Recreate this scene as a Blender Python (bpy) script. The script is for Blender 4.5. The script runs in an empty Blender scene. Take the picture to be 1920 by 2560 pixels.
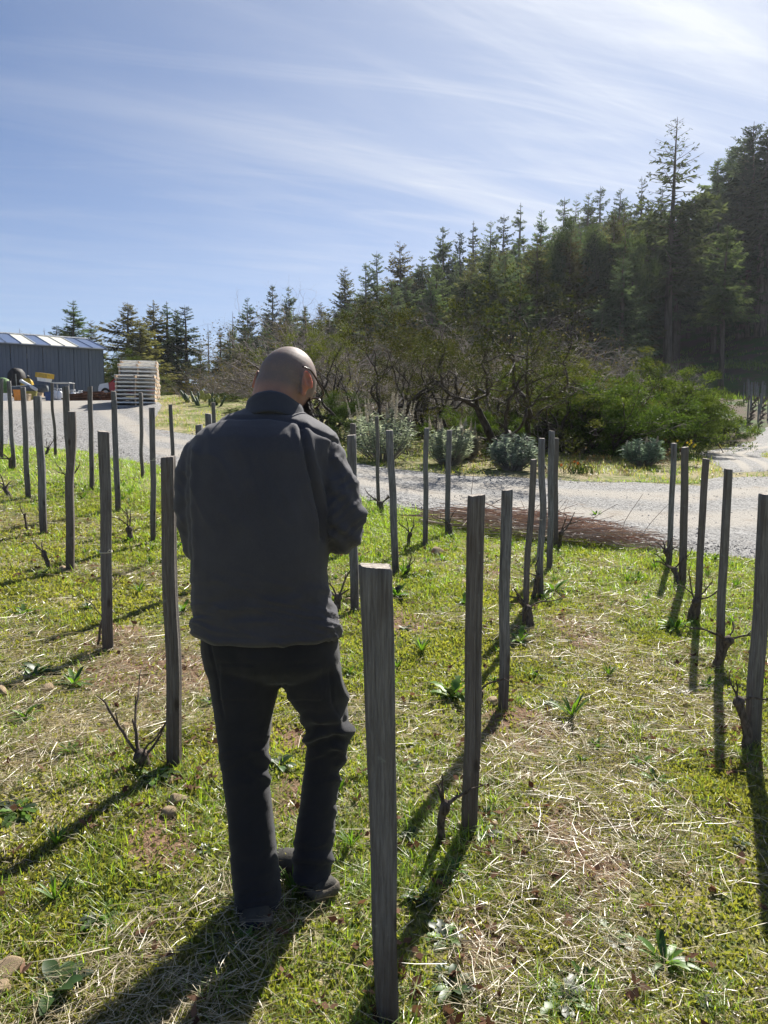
import bpy, bmesh, math, random
import numpy as np
from mathutils import Vector, Matrix, Euler

# ------------------------------------------------------------------ camera, sky, sun, exposure
S = bpy.context.scene
COL = S.collection
R = math.radians
CAMZ = 1.60
PITCH = R(6.0)
FPX = 1849.0                      # focal length in pixels of the 1920x2560 photograph
SUN_EL, SUN_AZ = 41.0, 24.0       # azimuth measured from the view axis (+Y) to the right (+X)

cam_d = bpy.data.cameras.new('camera')
cam = bpy.data.objects.new('camera', cam_d)
COL.objects.link(cam)
cam.location = (0, 0, CAMZ)
cam.rotation_euler = (R(90) - PITCH, 0, 0)
cam_d.sensor_fit = 'VERTICAL'
cam_d.sensor_height = 36.0
cam_d.sensor_width = 27.0
cam_d.lens = FPX / 2560 * 36
cam_d.clip_start = 0.05
cam_d.clip_end = 5000
S.camera = cam

sun_dir = Vector((math.sin(R(SUN_AZ)) * math.cos(R(SUN_EL)), math.cos(R(SUN_AZ)) * math.cos(R(SUN_EL)), math.sin(R(SUN_EL))))
sl = bpy.data.lights.new('sun', 'SUN')
sl.energy = 5.0
sl.angle = R(0.53)
sl.color = (1.0, 0.95, 0.87)
so = bpy.data.objects.new('sun', sl)
COL.objects.link(so)
so.rotation_euler = sun_dir.to_track_quat('Z', 'Y').to_euler()
so.location = (0, 0, 60)

W = bpy.data.worlds.new('World')
S.world = W
W.use_nodes = True
wn, wl = W.node_tree.nodes, W.node_tree.links
wn.clear()


def WN(t, **k):
    n = wn.new(t)
    for a, b in k.items():
        setattr(n, a, b)
    return n


def wmath(op, a, b=None, clamp=False):
    n = WN('ShaderNodeMath', operation=op)
    n.use_clamp = clamp
    for i, v in enumerate((a, b)):
        if v is None:
            continue
        if isinstance(v, (int, float)):
            n.inputs[i].default_value = v
        else:
            wl.new(v, n.inputs[i])
    return n.outputs[0]


w_out = WN('ShaderNodeOutputWorld')
w_bg = WN('ShaderNodeBackground')
w_bg.inputs[1].default_value = 0.05
wl.new(w_bg.outputs[0], w_out.inputs[0])
sky = WN('ShaderNodeTexSky', sky_type='NISHITA')
sky.sun_disc = False
sky.sun_elevation = R(SUN_EL)
sky.sun_rotation = R(SUN_AZ)
sky.altitude = 2500
sky.air_density = 1.0
sky.dust_density = 0.35
sky.ozone_density = 4.0
tc = WN('ShaderNodeTexCoord')
sep = WN('ShaderNodeSeparateXYZ')
wl.new(tc.outputs['Generated'], sep.inputs[0])
zc = wmath('MAXIMUM', sep.outputs[2], 0.0)
zc = wmath('ADD', zc, 0.16)
cx_ = wmath('DIVIDE', sep.outputs[0], zc)
cy_ = wmath('DIVIDE', sep.outputs[1], zc)
comb = WN('ShaderNodeCombineXYZ')
wl.new(cx_, comb.inputs[0])
wl.new(cy_, comb.inputs[1])


def cirrus(rot, sx, sy, scale, lo, hi, seed, dist=0.6, rough=0.58):
    m0 = WN('ShaderNodeMapping')
    m0.inputs['Rotation'].default_value = (0, 0, R(rot))
    wl.new(comb.outputs[0], m0.inputs[0])
    mp = WN('ShaderNodeMapping')
    mp.inputs['Scale'].default_value = (sx, sy, 1)
    mp.inputs['Location'].default_value = (seed, seed * 0.37, 0)
    wl.new(m0.outputs[0], mp.inputs[0])
    nz = WN('ShaderNodeTexNoise')
    nz.inputs['Scale'].default_value = scale
    nz.inputs['Detail'].default_value = 7
    nz.inputs['Roughness'].default_value = rough
    nz.inputs['Distortion'].default_value = dist
    wl.new(mp.outputs[0], nz.inputs['Vector'])
    mr = WN('ShaderNodeMapRange', interpolation_type='SMOOTHSTEP')
    mr.inputs[1].default_value = lo
    mr.inputs[2].default_value = hi
    wl.new(nz.outputs[0], mr.inputs[0])
    return mr.outputs[0]


c1 = cirrus(-30, 0.28, 1.5, 1.5, 0.38, 0.76, 3.1, 0.9, 0.58)
c2 = cirrus(-14, 0.40, 2.8, 2.6, 0.42, 0.82, 7.7, 1.2, 0.60)
c3 = cirrus(-40, 0.5, 0.8, 0.9, 0.34, 0.70, 1.3, 0.3, 0.5)
# ice cloud scatters forward: brighter and denser looking towards the sun
dotn = WN('ShaderNodeVectorMath', operation='DOT_PRODUCT')
wl.new(tc.outputs['Generated'], dotn.inputs[0])
dotn.inputs[1].default_value = sun_dir
dsun = wmath('MAXIMUM', dotn.outputs['Value'], 0.0)
fwd = wmath('POWER', dsun, 6.2)
streak = wmath('ADD', wmath('MULTIPLY', c1, 0.62), wmath('MULTIPLY', c2, 0.38))
veil = wmath('MULTIPLY', streak, wmath('ADD', wmath('MULTIPLY', c3, 0.22), 0.02))
veil = wmath('ADD', veil, wmath('MULTIPLY', fwd, wmath('ADD', wmath('MULTIPLY', streak, 0.85), 0.58)))
low = wmath('POWER', wmath('SUBTRACT', 1.0, wmath('MINIMUM', wmath('MAXIMUM', sep.outputs[2], 0.0), 1.0)), 4.5)
veil = wmath('ADD', veil, wmath('MULTIPLY', low, 0.66))
veil = wmath('MINIMUM', veil, 0.92)
cl_r = wmath('ADD', wmath('MULTIPLY', fwd, 2.2), 6.6)
ccol = WN('ShaderNodeCombineXYZ')
wl.new(cl_r, ccol.inputs[0])
wl.new(wmath('MULTIPLY', cl_r, 1.03), ccol.inputs[1])
wl.new(wmath('MULTIPLY', cl_r, 1.10), ccol.inputs[2])
wmix = WN('ShaderNodeMix', data_type='RGBA')
wl.new(veil, wmix.inputs['Factor'])
stint = WN('ShaderNodeMix', data_type='RGBA', blend_type='MULTIPLY')
stint.inputs['Factor'].default_value = 1.0
stint.inputs[7].default_value = (0.54, 0.77, 0.95, 1)
wl.new(sky.outputs[0], stint.inputs[6])
wl.new(stint.outputs[2], wmix.inputs[6])
wl.new(ccol.outputs[0], wmix.inputs[7])
wl.new(wmix.outputs[2], w_bg.inputs[0])

S.view_settings.view_transform = 'Standard'
S.view_settings.look = 'None'
S.view_settings.exposure = 1.15
S.view_settings.gamma = 1.0
S.view_settings.use_curve_mapping = False
S.cycles.max_bounces = 6
S.cycles.diffuse_bounces = 3
S.cycles.transmission_bounces = 4
S.cycles.use_denoising = True
S.cycles.sample_clamp_indirect = 6.0

rng = np.random.default_rng(7)
random.seed(7)


# ------------------------------------------------------------------ helpers: numbers
def _hash(ix, iy, iz, seed):
    h = (ix.astype(np.int64) * 374761393 + iy.astype(np.int64) * 668265263 + iz.astype(np.int64) * 2147483647 + seed * 1274126177) & 0xffffffff
    h = ((h ^ (h >> 13)) * 1274126177) & 0xffffffff
    h = (h ^ (h >> 16)) & 0xffffffff
    return h.astype(np.float64) / 4294967295.0


def vnoise(x, y, z=None, seed=0):
    x = np.asarray(x, float)
    y = np.asarray(y, float)
    z = np.zeros_like(x) if z is None else np.asarray(z, float)
    ix, iy, iz = np.floor(x), np.floor(y), np.floor(z)
    fx, fy, fz = x - ix, y - iy, z - iz
    fx, fy, fz = [f * f * (3 - 2 * f) for f in (fx, fy, fz)]
    r = 0
    for dx in (0, 1):
        for dy in (0, 1):
            for dz in (0, 1):
                w = (fx if dx else 1 - fx) * (fy if dy else 1 - fy) * (fz if dz else 1 - fz)
                r = r + w * _hash(ix + dx, iy + dy, iz + dz, seed)
    return r


def fbm(x, y, z=None, seed=0, octv=4):
    a, r, s = 0.5, 0, 1.0
    for o in range(octv):
        r = r + a * vnoise(np.asarray(x) * s, np.asarray(y) * s, None if z is None else np.asarray(z) * s, seed + o * 17)
        a *= 0.5
        s *= 2.03
    return r / (1 - 0.5 ** octv)


def sstep(a, b, x):
    t = np.clip((np.asarray(x, float) - a) / (b - a), 0, 1)
    return t * t * (3 - 2 * t)


CP, SP = math.cos(PITCH), math.sin(PITCH)


def ray(px, py):
    a = (px - 960) / FPX
    b = (1280 - py) / FPX
    return np.array([a, CP + b * SP, -SP + b * CP])


def P3(px, py, D):
    """world point seen at pixel (px,py) of the photograph, D metres ahead"""
    r = ray(px, py)
    r = r / r[1] * D
    return np.array([r[0], r[1], r[2] + CAMZ])


def to_px(co):
    co = np.asarray(co, float)
    x, y, z = co[:, 0], co[:, 1], co[:, 2] - CAMZ
    d = y * CP - z * SP
    u = y * SP + z * CP
    return 960 + FPX * x / d, 1280 - FPX * u / d


# ------------------------------------------------------------------ helpers: meshes
class MB:
    def __init__(s):
        s.v, s.f, s.c, s.n = [], [], [], 0

    def add(s, v, f, c=None):
        v = np.asarray(v, float).reshape(-1, 3)
        for g in (f if isinstance(f, (list, tuple)) and len(f) and isinstance(f[0], np.ndarray) else [np.asarray(f, int)]):
            s.f.append(g + s.n)
        s.v.append(v)
        if c is not None:
            c = np.asarray(c, float)
            if c.ndim == 1:
                c = np.tile(c, (len(v), 1))
            s.c.append(c)
        s.n += len(v)

    def box(s, lo, hi, M=None, c=None):
        x0, y0, z0 = lo
        x1, y1, z1 = hi
        v = np.array([(x0, y0, z0), (x1, y0, z0), (x1, y1, z0), (x0, y1, z0), (x0, y0, z1), (x1, y0, z1), (x1, y1, z1), (x0, y1, z1)], float)
        if M is not None:
            M = np.array(M)
            v = v @ M[:3, :3].T + M[:3, 3]
        f = np.array([(0, 3, 2, 1), (4, 5, 6, 7), (0, 1, 5, 4), (1, 2, 6, 5), (2, 3, 7, 6), (3, 0, 4, 7)])
        s.add(v, f, c)

    def tube(s, pts, rad, sides=6, c=None, cap=True):
        pts = np.asarray(pts, float)
        n = len(pts)
        rad = np.broadcast_to(np.asarray(rad, float), (n,))
        t = np.gradient(pts, axis=0)
        t /= np.linalg.norm(t, axis=1)[:, None] + 1e-12
        ref = np.array([0, 0, 1.0]) if abs(t[0][2]) < 0.9 else np.array([1.0, 0, 0])
        a = np.cross(t, ref)
        a /= np.linalg.norm(a, axis=1)[:, None] + 1e-9
        for i in range(1, n):
            a[i] = a[i - 1] - t[i] * np.dot(a[i - 1], t[i])
            a[i] /= np.linalg.norm(a[i]) + 1e-12
        b = np.cross(t, a)
        th = np.arange(sides) / sides * 2 * math.pi
        ring = pts[:, None, :] + rad[:, None, None] * (np.cos(th)[None, :, None] * a[:, None, :] + np.sin(th)[None, :, None] * b[:, None, :])
        v = ring.reshape(-1, 3)
        i = np.arange(n - 1)[:, None] * sides
        j = np.arange(sides)[None, :]
        k = (j + 1) % sides
        q = np.stack([i + j, i + k, i + sides + k, i + sides + j], -1).reshape(-1, 4)
        fs = [q]
        if cap and sides >= 3:
            base = np.arange(1, sides - 1)
            o = (n - 1) * sides
            fs.append(np.stack([np.full_like(base, o), o + base, o + base + 1], -1))
            fs.append(np.stack([np.zeros_like(base), base + 1, base], -1))
        s.add(v, fs, c)

    def segs(s, p0, p1, r0, r1, sides=3, c=None):
        """many separate straight tapered prisms at once"""
        p0, p1 = np.asarray(p0, float), np.asarray(p1, float)
        n = len(p0)
        if n == 0:
            return
        t = p1 - p0
        t /= np.linalg.norm(t, axis=1)[:, None] + 1e-12
        ref = np.where(np.abs(t[:, 2:3]) < 0.9, np.array([[0, 0, 1.0]]), np.array([[1.0, 0, 0]]))
        a = np.cross(t, ref)
        a /= np.linalg.norm(a, axis=1)[:, None] + 1e-12
        b = np.cross(t, a)
        th = np.arange(sides) / sides * 2 * math.pi
        d = np.cos(th)[None, :, None] * a[:, None] + np.sin(th)[None, :, None] * b[:, None]
        v = np.concatenate([p0[:, None] + d * np.asarray(r0).reshape(-1, 1, 1), p1[:, None] + d * np.asarray(r1).reshape(-1, 1, 1)], 1)
        j = np.arange(sides)
        k = (j + 1) % sides
        q = np.stack([j, k, sides + k, sides + j], -1)
        f = (np.arange(n) * 2 * sides)[:, None, None] + q[None]
        cc = None
        if c is not None:
            c = np.asarray(c, float)
            cc = np.repeat(c, 2 * sides, axis=0) if c.ndim == 2 else c
        s.add(v.reshape(-1, 3), f.reshape(-1, 4), cc)

    def blades(s, p, d, side, L, w, bend=None, c=None, nseg=2, fold=0.0):
        """many leaves/blades: root p, direction d, width direction side, bend vector added at the tip"""
        p, d, side = [np.asarray(q, float) for q in (p, d, side)]
        n = len(p)
        L = np.broadcast_to(np.asarray(L, float), (n,))[:, None]
        w = np.broadcast_to(np.asarray(w, float), (n,))[:, None]
        bend = np.zeros((n, 3)) if bend is None else np.asarray(bend, float)
        rows, ts = [], np.linspace(0, 1, nseg + 1)
        for t in ts[:-1]:
            wid = w * (1 - 0.55 * t) if nseg > 1 else w
            ctr = p + d * L * t + bend * L * t * t
            rows += [ctr - side * wid * 0.5, ctr + side * wid * 0.5]
        rows.append(p + d * L + bend * L)
        v = np.stack(rows, 1)
        m = v.shape[1]
        fs = []
        o = (np.arange(n) * m)[:, None]
        for i in range(nseg - 1):
            fs.append(o + np.array([[2 * i, 2 * i + 1, 2 * i + 3, 2 * i + 2]]))
        fs.append(o + np.array([[m - 3, m - 2, m - 1]]))
        s.add(v.reshape(-1, 3), fs, None if c is None else np.repeat(np.asarray(c, float), m, axis=0))

    def leaves(s, p, d, nrm, L, w, c=None):
        """pointed oval leaves as 4-corner rhombs: length along d, face towards nrm"""
        p, d, nrm = [np.asarray(q, float) for q in (p, d, nrm)]
        n = len(p)
        side = np.cross(d, nrm)
        side /= np.linalg.norm(side, axis=1)[:, None] + 1e-9
        L = np.broadcast_to(np.asarray(L, float), (n,))[:, None]
        w = np.broadcast_to(np.asarray(w, float), (n,))[:, None]
        v = np.stack([p, p + d * L * 0.45 + side * w * 0.5, p + d * L, p + d * L * 0.45 - side * w * 0.5], 1)
        f = (np.arange(n) * 4)[:, None] + np.array([[0, 1, 2, 3]])
        s.add(v.reshape(-1, 3), f, None if c is None else np.repeat(np.asarray(c, float), 4, axis=0))

    def loft(s, rings, cap=True, c=None):
        rings = [np.asarray(r, float) for r in rings]
        m = len(rings[0])
        v = np.concatenate(rings)
        n = len(rings)
        i = np.arange(n - 1)[:, None] * m
        j = np.arange(m)[None, :]
        k = (j + 1) % m
        fs = [np.stack([i + j, i + k, i + m + k, i + m + j], -1).reshape(-1, 4)]
        if cap:
            base = np.arange(1, m - 1)
            o = (n - 1) * m
            fs.append(np.stack([np.full_like(base, o), o + base, o + base + 1], -1))
            fs.append(np.stack([np.zeros_like(base), base + 1, base], -1))
        s.add(v, fs, c)

    def mesh(s, name, smooth=False):
        v = np.concatenate(s.v)
        me = bpy.data.meshes.new(name)
        me.vertices.add(len(v))
        me.vertices.foreach_set('co', v.ravel())
        tot = np.concatenate([np.full(len(g), g.shape[1]) for g in s.f])
        idx = np.concatenate([g.ravel() for g in s.f])
        me.loops.add(len(idx))
        me.loops.foreach_set('vertex_index', idx.astype(np.int32))
        me.polygons.add(len(tot))
        st = np.concatenate([[0], np.cumsum(tot)[:-1]])
        me.polygons.foreach_set('loop_start', st.astype(np.int32))
        me.polygons.foreach_set('loop_total', tot.astype(np.int32))
        if s.c:
            c = np.concatenate(s.c)
            if len(c) == len(v):
                if c.shape[1] == 3:
                    c = np.concatenate([c, np.ones((len(c), 1))], 1)
                at = me.attributes.new('Col', 'FLOAT_COLOR', 'POINT')
                at.data.foreach_set('color', c.astype(np.float32).ravel())
        me.polygons.foreach_set('use_smooth', np.full(len(tot), smooth))
        me.update(calc_edges=True)
        return me

    def build(s, name, mat, parent=None, smooth=False, loc=None):
        return link(name, s.mesh(name, smooth), mat, parent, loc)


def link(name, me, mat, parent=None, loc=None):
    o = bpy.data.objects.new(name, me)
    COL.objects.link(o)
    if mat is not None and len(me.materials) == 0:
        me.materials.append(M[mat] if isinstance(mat, str) else mat)
    if parent is not None:
        o.parent = parent
    if loc is not None:
        o.location = loc
    return o


def tag(o, label=None, cat=None, group=None, kind=None):
    if label:
        o['label'] = label
    if cat:
        o['category'] = cat
    if group:
        o['group'] = group
    if kind:
        o['kind'] = kind
    return o


def empty(name, loc=(0, 0, 0), rz=0.0):
    o = bpy.data.objects.new(name, None)
    o.empty_display_size = 0.1
    COL.objects.link(o)
    o.location = loc
    o.rotation_euler = (0, 0, rz)
    return o


def copy_tree(o, parent=None):
    c = o.copy()
    COL.objects.link(c)
    c.parent = parent
    for ch in [k for k in o.children]:
        copy_tree(ch, c)
    return c


def unit(v):
    v = np.asarray(v, float)
    return v / (np.linalg.norm(v, axis=-1, keepdims=True) + 1e-12)


def rand_dir(n, r=rng):
    return unit(r.normal(size=(n, 3)))


def remesh(mb, voxel, smooth_it=4, factor=0.5):
    me = mb.mesh('tmp')
    o = bpy.data.objects.new('tmp', me)
    COL.objects.link(o)
    m = o.modifiers.new('r', 'REMESH')
    m.mode = 'VOXEL'
    m.voxel_size = voxel
    m2 = o.modifiers.new('s', 'SMOOTH')
    m2.factor = factor
    m2.iterations = smooth_it
    dg = bpy.context.evaluated_depsgraph_get()
    dg.update()
    out = bpy.data.meshes.new_from_object(o.evaluated_get(dg))
    bpy.data.objects.remove(o)
    bpy.data.meshes.remove(me)
    out.polygons.foreach_set('use_smooth', np.full(len(out.polygons), True))
    return out


def get_co(me):
    v = np.empty(len(me.vertices) * 3)
    me.vertices.foreach_get('co', v)
    n = np.empty(len(me.vertices) * 3)
    me.vertices.foreach_get('normal', n)
    return v.reshape(-1, 3), n.reshape(-1, 3)


def set_co(me, v):
    me.vertices.foreach_set('co', np.asarray(v, np.float64).ravel())
    me.update()


# ------------------------------------------------------------------ materials
M = {}


class NT:
    def __init__(s, name):
        s.m = bpy.data.materials.new(name)
        s.m.use_nodes = True
        s.t = s.m.node_tree
        s.t.nodes.clear()
        s.out = s.n('ShaderNodeOutputMaterial')
        M[name] = s.m

    def n(s, t, **k):
        x = s.t.nodes.new(t)
        for a, b in k.items():
            setattr(x, a, b)
        return x

    def l(s, a, b):
        s.t.links.new(a, b)

    def val(s, v, sock):
        if hasattr(v, 'is_linked') or hasattr(v, 'links'):
            s.l(v, sock)
        else:
            sock.default_value = v

    def coord(s, kind='Object', scale=(1, 1, 1), rot=(0, 0, 0)):
        t = s.n('ShaderNodeTexCoord')
        m = s.n('ShaderNodeMapping')
        m.inputs['Scale'].default_value = scale
        m.inputs['Rotation'].default_value = rot
        s.l(t.outputs[kind], m.inputs[0])
        return m.outputs[0]

    def geo(s, scale=(1, 1, 1)):
        t = s.n('ShaderNodeNewGeometry')
        m = s.n('ShaderNodeMapping')
        m.inputs['Scale'].default_value = scale
        s.l(t.outputs['Position'], m.inputs[0])
        return m.outputs[0]

    def noise(s, vec, scale, detail=4, rough=0.55, dist=0.0):
        x = s.n('ShaderNodeTexNoise')
        x.inputs['Scale'].default_value = scale
        x.inputs['Detail'].default_value = detail
        x.inputs['Roughness'].default_value = rough
        x.inputs['Distortion'].default_value = dist
        s.l(vec, x.inputs['Vector'])
        return x.outputs[0]

    def rng(s, v, a, b, c=0.0, d=1.0):
        x = s.n('ShaderNodeMapRange', interpolation_type='SMOOTHSTEP')
        s.l(v, x.inputs[0])
        for i, q in enumerate((a, b, c, d)):
            x.inputs[i + 1].default_value = q
        return x.outputs[0]

    def math(s, op, a, b=None):
        x = s.n('ShaderNodeMath', operation=op)
        s.val(a, x.inputs[0])
        if b is not None:
            s.val(b, x.inputs[1])
        return x.outputs[0]

    def mix(s, f, a, b, mode='MIX'):
        x = s.n('ShaderNodeMix', data_type='RGBA', blend_type=mode)
        s.val(f, x.inputs['Factor'])
        for v, i in ((a, 6), (b, 7)):
            if isinstance(v, (tuple, list)):
                x.inputs[i].default_value = tuple(v) + ((1,) if len(v) == 3 else ())
            else:
                s.l(v, x.inputs[i])
        return x.outputs[2]

    def attr(s, name, out='Color'):
        x = s.n('ShaderNodeAttribute', attribute_name=name)
        return x.outputs[out]

    def rand(s):
        return s.n('ShaderNodeObjectInfo').outputs['Random']

    def bump(s, h, strength=0.5, dist=0.01):
        x = s.n('ShaderNodeBump')
        x.inputs['Strength'].default_value = strength
        x.inputs['Distance'].default_value = dist
        s.l(h, x.inputs['Height'])
        return x.outputs[0]

    def pbr(s, col, rough=0.8, nrm=None, spec=0.3, metal=0.0, **k):
        p = s.n('ShaderNodeBsdfPrincipled')
        if isinstance(col, (tuple, list)):
            p.inputs['Base Color'].default_value = tuple(col) + (1,)
        else:
            s.l(col, p.inputs['Base Color'])
        s.val(rough, p.inputs['Roughness'])
        p.inputs['Specular IOR Level'].default_value = spec
        p.inputs['Metallic'].default_value = metal
        for a, b in k.items():
            s.val(b, p.inputs[a.replace('_', ' ')])
        if nrm is not None:
            s.l(nrm, p.inputs['Normal'])
        s.l(p.outputs[0], s.out.inputs[0])
        return p

    def leaf(s, col, trans=0.4, rough=0.5, tint=(1.0, 1.0, 0.55), gloss=0.06, boost=1.25):
        """thin leaf: diffuse front, light let through from behind, a little waxy gloss"""
        d = s.n('ShaderNodeBsdfDiffuse')
        t = s.n('ShaderNodeBsdfTranslucent')
        g = s.n('ShaderNodeBsdfGlossy')
        g.inputs['Roughness'].default_value = rough
        g.inputs['Color'].default_value = (1, 1, 1, 1)
        s.val(col if not isinstance(col, tuple) else col + (1,), d.inputs[0])
        tcol = s.mix(1.0, col, tuple(q * boost for q in tint), 'MULTIPLY')
        s.l(tcol, t.inputs[0])
        m1 = s.n('ShaderNodeMixShader')
        m1.inputs[0].default_value = trans
        s.l(d.outputs[0], m1.inputs[1])
        s.l(t.outputs[0], m1.inputs[2])
        m2 = s.n('ShaderNodeMixShader')
        m2.inputs[0].default_value = gloss
        s.l(m1.outputs[0], m2.inputs[1])
        s.l(g.outputs[0], m2.inputs[2])
        s.l(m2.outputs[0], s.out.inputs[0])


def simple(name, col, rough=0.7, spec=0.3, metal=0.0, var=0.25, scale=6.0, bump=0.0, bscale=40.0):
    t = NT(name)
    v = t.coord('Object')
    n = t.noise(v, scale, 5)
    c = t.mix(t.rng(n, 0.3, 0.72), tuple(q * (1 - var) for q in col), tuple(min(1, q * (1 + var)) for q in col))
    nr = t.bump(t.noise(v, bscale, 4), bump, 0.01) if bump else None
    t.pbr(c, rough, nr, spec, metal)


def make_materials():
    # ground: moss, dead straw and red-brown soil
    t = NT('ground')
    g = t.geo()
    big = t.noise(g, 0.9, 5, 0.6)
    mid = t.noise(g, 7.0, 5, 0.65)
    fin = t.noise(g, 55.0, 4, 0.7)
    moss = t.mix(t.rng(mid, 0.35, 0.7), (0.090, 0.120, 0.020), (0.17, 0.185, 0.040))
    straw = t.mix(t.rng(fin, 0.3, 0.7), (0.20, 0.16, 0.085), (0.44, 0.37, 0.23))
    c = t.mix(t.rng(t.math('ADD', t.math('MULTIPLY', big, 0.6), t.math('MULTIPLY', mid, 0.5)), 0.46, 0.66), moss, straw)
    soil = t.mix(t.rng(fin, 0.3, 0.75), (0.14, 0.085, 0.055), (0.27, 0.175, 0.115))
    sa = t.attr('soil', 'Fac')
    c = t.mix(t.rng(t.math('ADD', sa, t.math('MULTIPLY', t.math('SUBTRACT', mid, 0.5), 0.9)), 0.35, 0.7), c, soil)
    fa = t.attr('forest', 'Fac')
    duff = t.mix(t.rng(t.noise(g, 0.35, 6, 0.65), 0.42, 0.58), (0.10, 0.075, 0.05), (0.055, 0.10, 0.022))
    c = t.mix(fa, c, duff)
    t.pbr(c, 0.95, t.bump(t.math('ADD', fin, t.math('MULTIPLY', mid, 1.5)), 0.9, 0.02), 0.15)
    # gravel road
    t = NT('gravel')
    g = t.geo()
    b = t.noise(g, 0.5, 4, 0.6)
    f = t.noise(g, 30.0, 3, 0.7)
    vo = t.n('ShaderNodeTexVoronoi')
    vo.inputs['Scale'].default_value = 38.0
    t.l(g, vo.inputs['Vector'])
    st = t.mix(t.rng(vo.outputs['Color'], 0.1, 0.9), (0.12, 0.118, 0.115), (0.335, 0.33, 0.318))
    dirt = t.mix(f, (0.25, 0.23, 0.20), (0.38, 0.355, 0.315))
    tr = t.attr('track', 'Fac')
    c = t.mix(t.rng(t.math('ADD', t.math('MULTIPLY', tr, 1.0), t.math('MULTIPLY', t.math('SUBTRACT', b, 0.5), 0.9)), 0.25, 0.85), st, dirt)
    c = t.mix(t.rng(t.noise(g, 2.3, 5, 0.7), 0.52, 0.72, 0.0, 0.45), c, (0.19, 0.145, 0.10))
    h = t.math('SUBTRACT', 1.0, vo.outputs['Distance'])
    t.pbr(c, 0.9, t.bump(t.math('ADD', h, f), 0.8, 0.02), 0.25)
    t = NT('pebble')
    t.pbr(t.attr('Col'), 0.85, None, 0.3)
    # weathered stakes
    t = NT('stake_wood')
    v = t.coord('Object', (1, 1, 0.045))
    v2 = t.coord('Object', (1, 1, 0.35))
    g1 = t.noise(v, 150.0, 5, 0.7, 0.3)
    g2 = t.noise(v, 36.0, 4, 0.6, 0.2)
    pat = t.noise(v2, 9.0, 4, 0.6)
    c = t.mix(t.rng(g1, 0.28, 0.72), (0.085, 0.081, 0.082), (0.345, 0.338, 0.338))
    c = t.mix(t.rng(g2, 0.52, 0.70, 0, 0.7), c, (0.045, 0.038, 0.035))
    c = t.mix(t.rng(pat, 0.5, 0.75, 0, 0.6), c, (0.10, 0.075, 0.056))
    rn = t.rand()
    c = t.mix(t.rng(rn, 0.0, 1.0, 0.0, 0.4), c, (0.15, 0.15, 0.16))
    c = t.mix(t.rng(t.math('FRACT', t.math('MULTIPLY', rn, 5.7)), 0.2, 1.0, 0.0, 0.5), c, (0.14, 0.105, 0.080))
    kn = t.n('ShaderNodeTexVoronoi')
    kn.inputs['Scale'].default_value = 5.0
    t.l(t.coord('Object', (2.2, 2.2, 0.8)), kn.inputs['Vector'])
    c = t.mix(t.rng(kn.outputs['Distance'], 0.05, 0.16, 0.75, 0.0), c, (0.035, 0.027, 0.022))
    lich = t.noise(t.coord('Object'), 22.0, 4, 0.7)
    c = t.mix(t.rng(lich, 0.62, 0.72, 0.0, 0.55), c, (0.28, 0.30, 0.27))
    sepz = t.n('ShaderNodeSeparateXYZ')
    t.l(t.coord('Object'), sepz.inputs[0])
    c = t.mix(t.rng(t.math('ADD', sepz.outputs[2], t.math('MULTIPLY', lich, 0.35)), 0.12, 0.62, 0.65, 0.0), c, (0.085, 0.060, 0.044))
    t.pbr(c, 0.82, t.bump(t.math('ADD', g1, g2), 1.0, 0.010), 0.25)
    simple('end_grain', (0.36, 0.32, 0.28), 0.9, 0.2, 0, 0.35, 60, 0.5, 120)
    # vines, branches, bark
    t = NT('vine_bark')
    v = t.coord('Object', (1, 1, 0.4))
    n = t.noise(v, 60, 5, 0.7)
    c = t.mix(t.rng(n, 0.3, 0.7), (0.055, 0.042, 0.034), (0.18, 0.145, 0.12))
    t.pbr(c, 0.95, t.bump(n, 1.0, 0.01), 0.15)
    t = NT('cane')
    t.pbr(t.attr('Col'), 0.6, None, 0.35)
    t = NT('dark_bark')
    n = t.noise(t.geo((1, 1, 0.4)), 9, 5, 0.7)
    c = t.mix(t.rng(n, 0.3, 0.72), (0.022, 0.017, 0.014), (0.085, 0.068, 0.058))
    t.pbr(c, 0.8, t.bump(n, 0.6, 0.03), 0.3)
    t = NT('grey_bark')
    n = t.noise(t.geo(), 6, 5, 0.7)
    c = t.mix(t.rng(n, 0.3, 0.72), (0.10, 0.085, 0.075), (0.30, 0.27, 0.245))
    t.pbr(c, 0.85, None, 0.3)
    t = NT('twig_bark')
    n = t.noise(t.geo(), 5, 5, 0.7)
    c = t.mix(t.rng(n, 0.3, 0.72), (0.12, 0.10, 0.092), (0.36, 0.315, 0.29))
    t.pbr(c, 0.85, None, 0.3)
    t = NT('conifer_bark')
    n = t.noise(t.geo((1, 1, 0.12)), 4.5, 5, 0.7)
    c = t.mix(t.rng(n, 0.3, 0.72), (0.055, 0.042, 0.034), (0.17, 0.135, 0.11))
    t.pbr(c, 0.95, t.bump(n, 0.7, 0.06), 0.15)
    # foliage; colour differs from leaf to leaf through the mesh attribute
    for nm, tr, tint, gl, bo in (('conifer_leaf', 0.45, (1.0, 0.97, 0.5), 0.0, 1.5), ('brush_leaf', 0.36, (1.0, 1.0, 0.35), 0.012, 1.35),
                                 ('grass_blade', 0.55, (1.0, 1.0, 0.38), 0.05, 1.7), ('straw_stem', 0.28, (1.0, 0.95, 0.8), 0.08, 1.1),
                                 ('weed_leaf', 0.45, (1.0, 1.0, 0.35), 0.035, 1.4), ('dead_leaf', 0.25, (1.0, 0.8, 0.6), 0.0, 1.1),
                                 ('shrub_leaf', 0.50, (1.0, 1.0, 0.8), 0.03, 1.6)):
        t = NT(nm)
        c = t.attr('Col')
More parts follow.
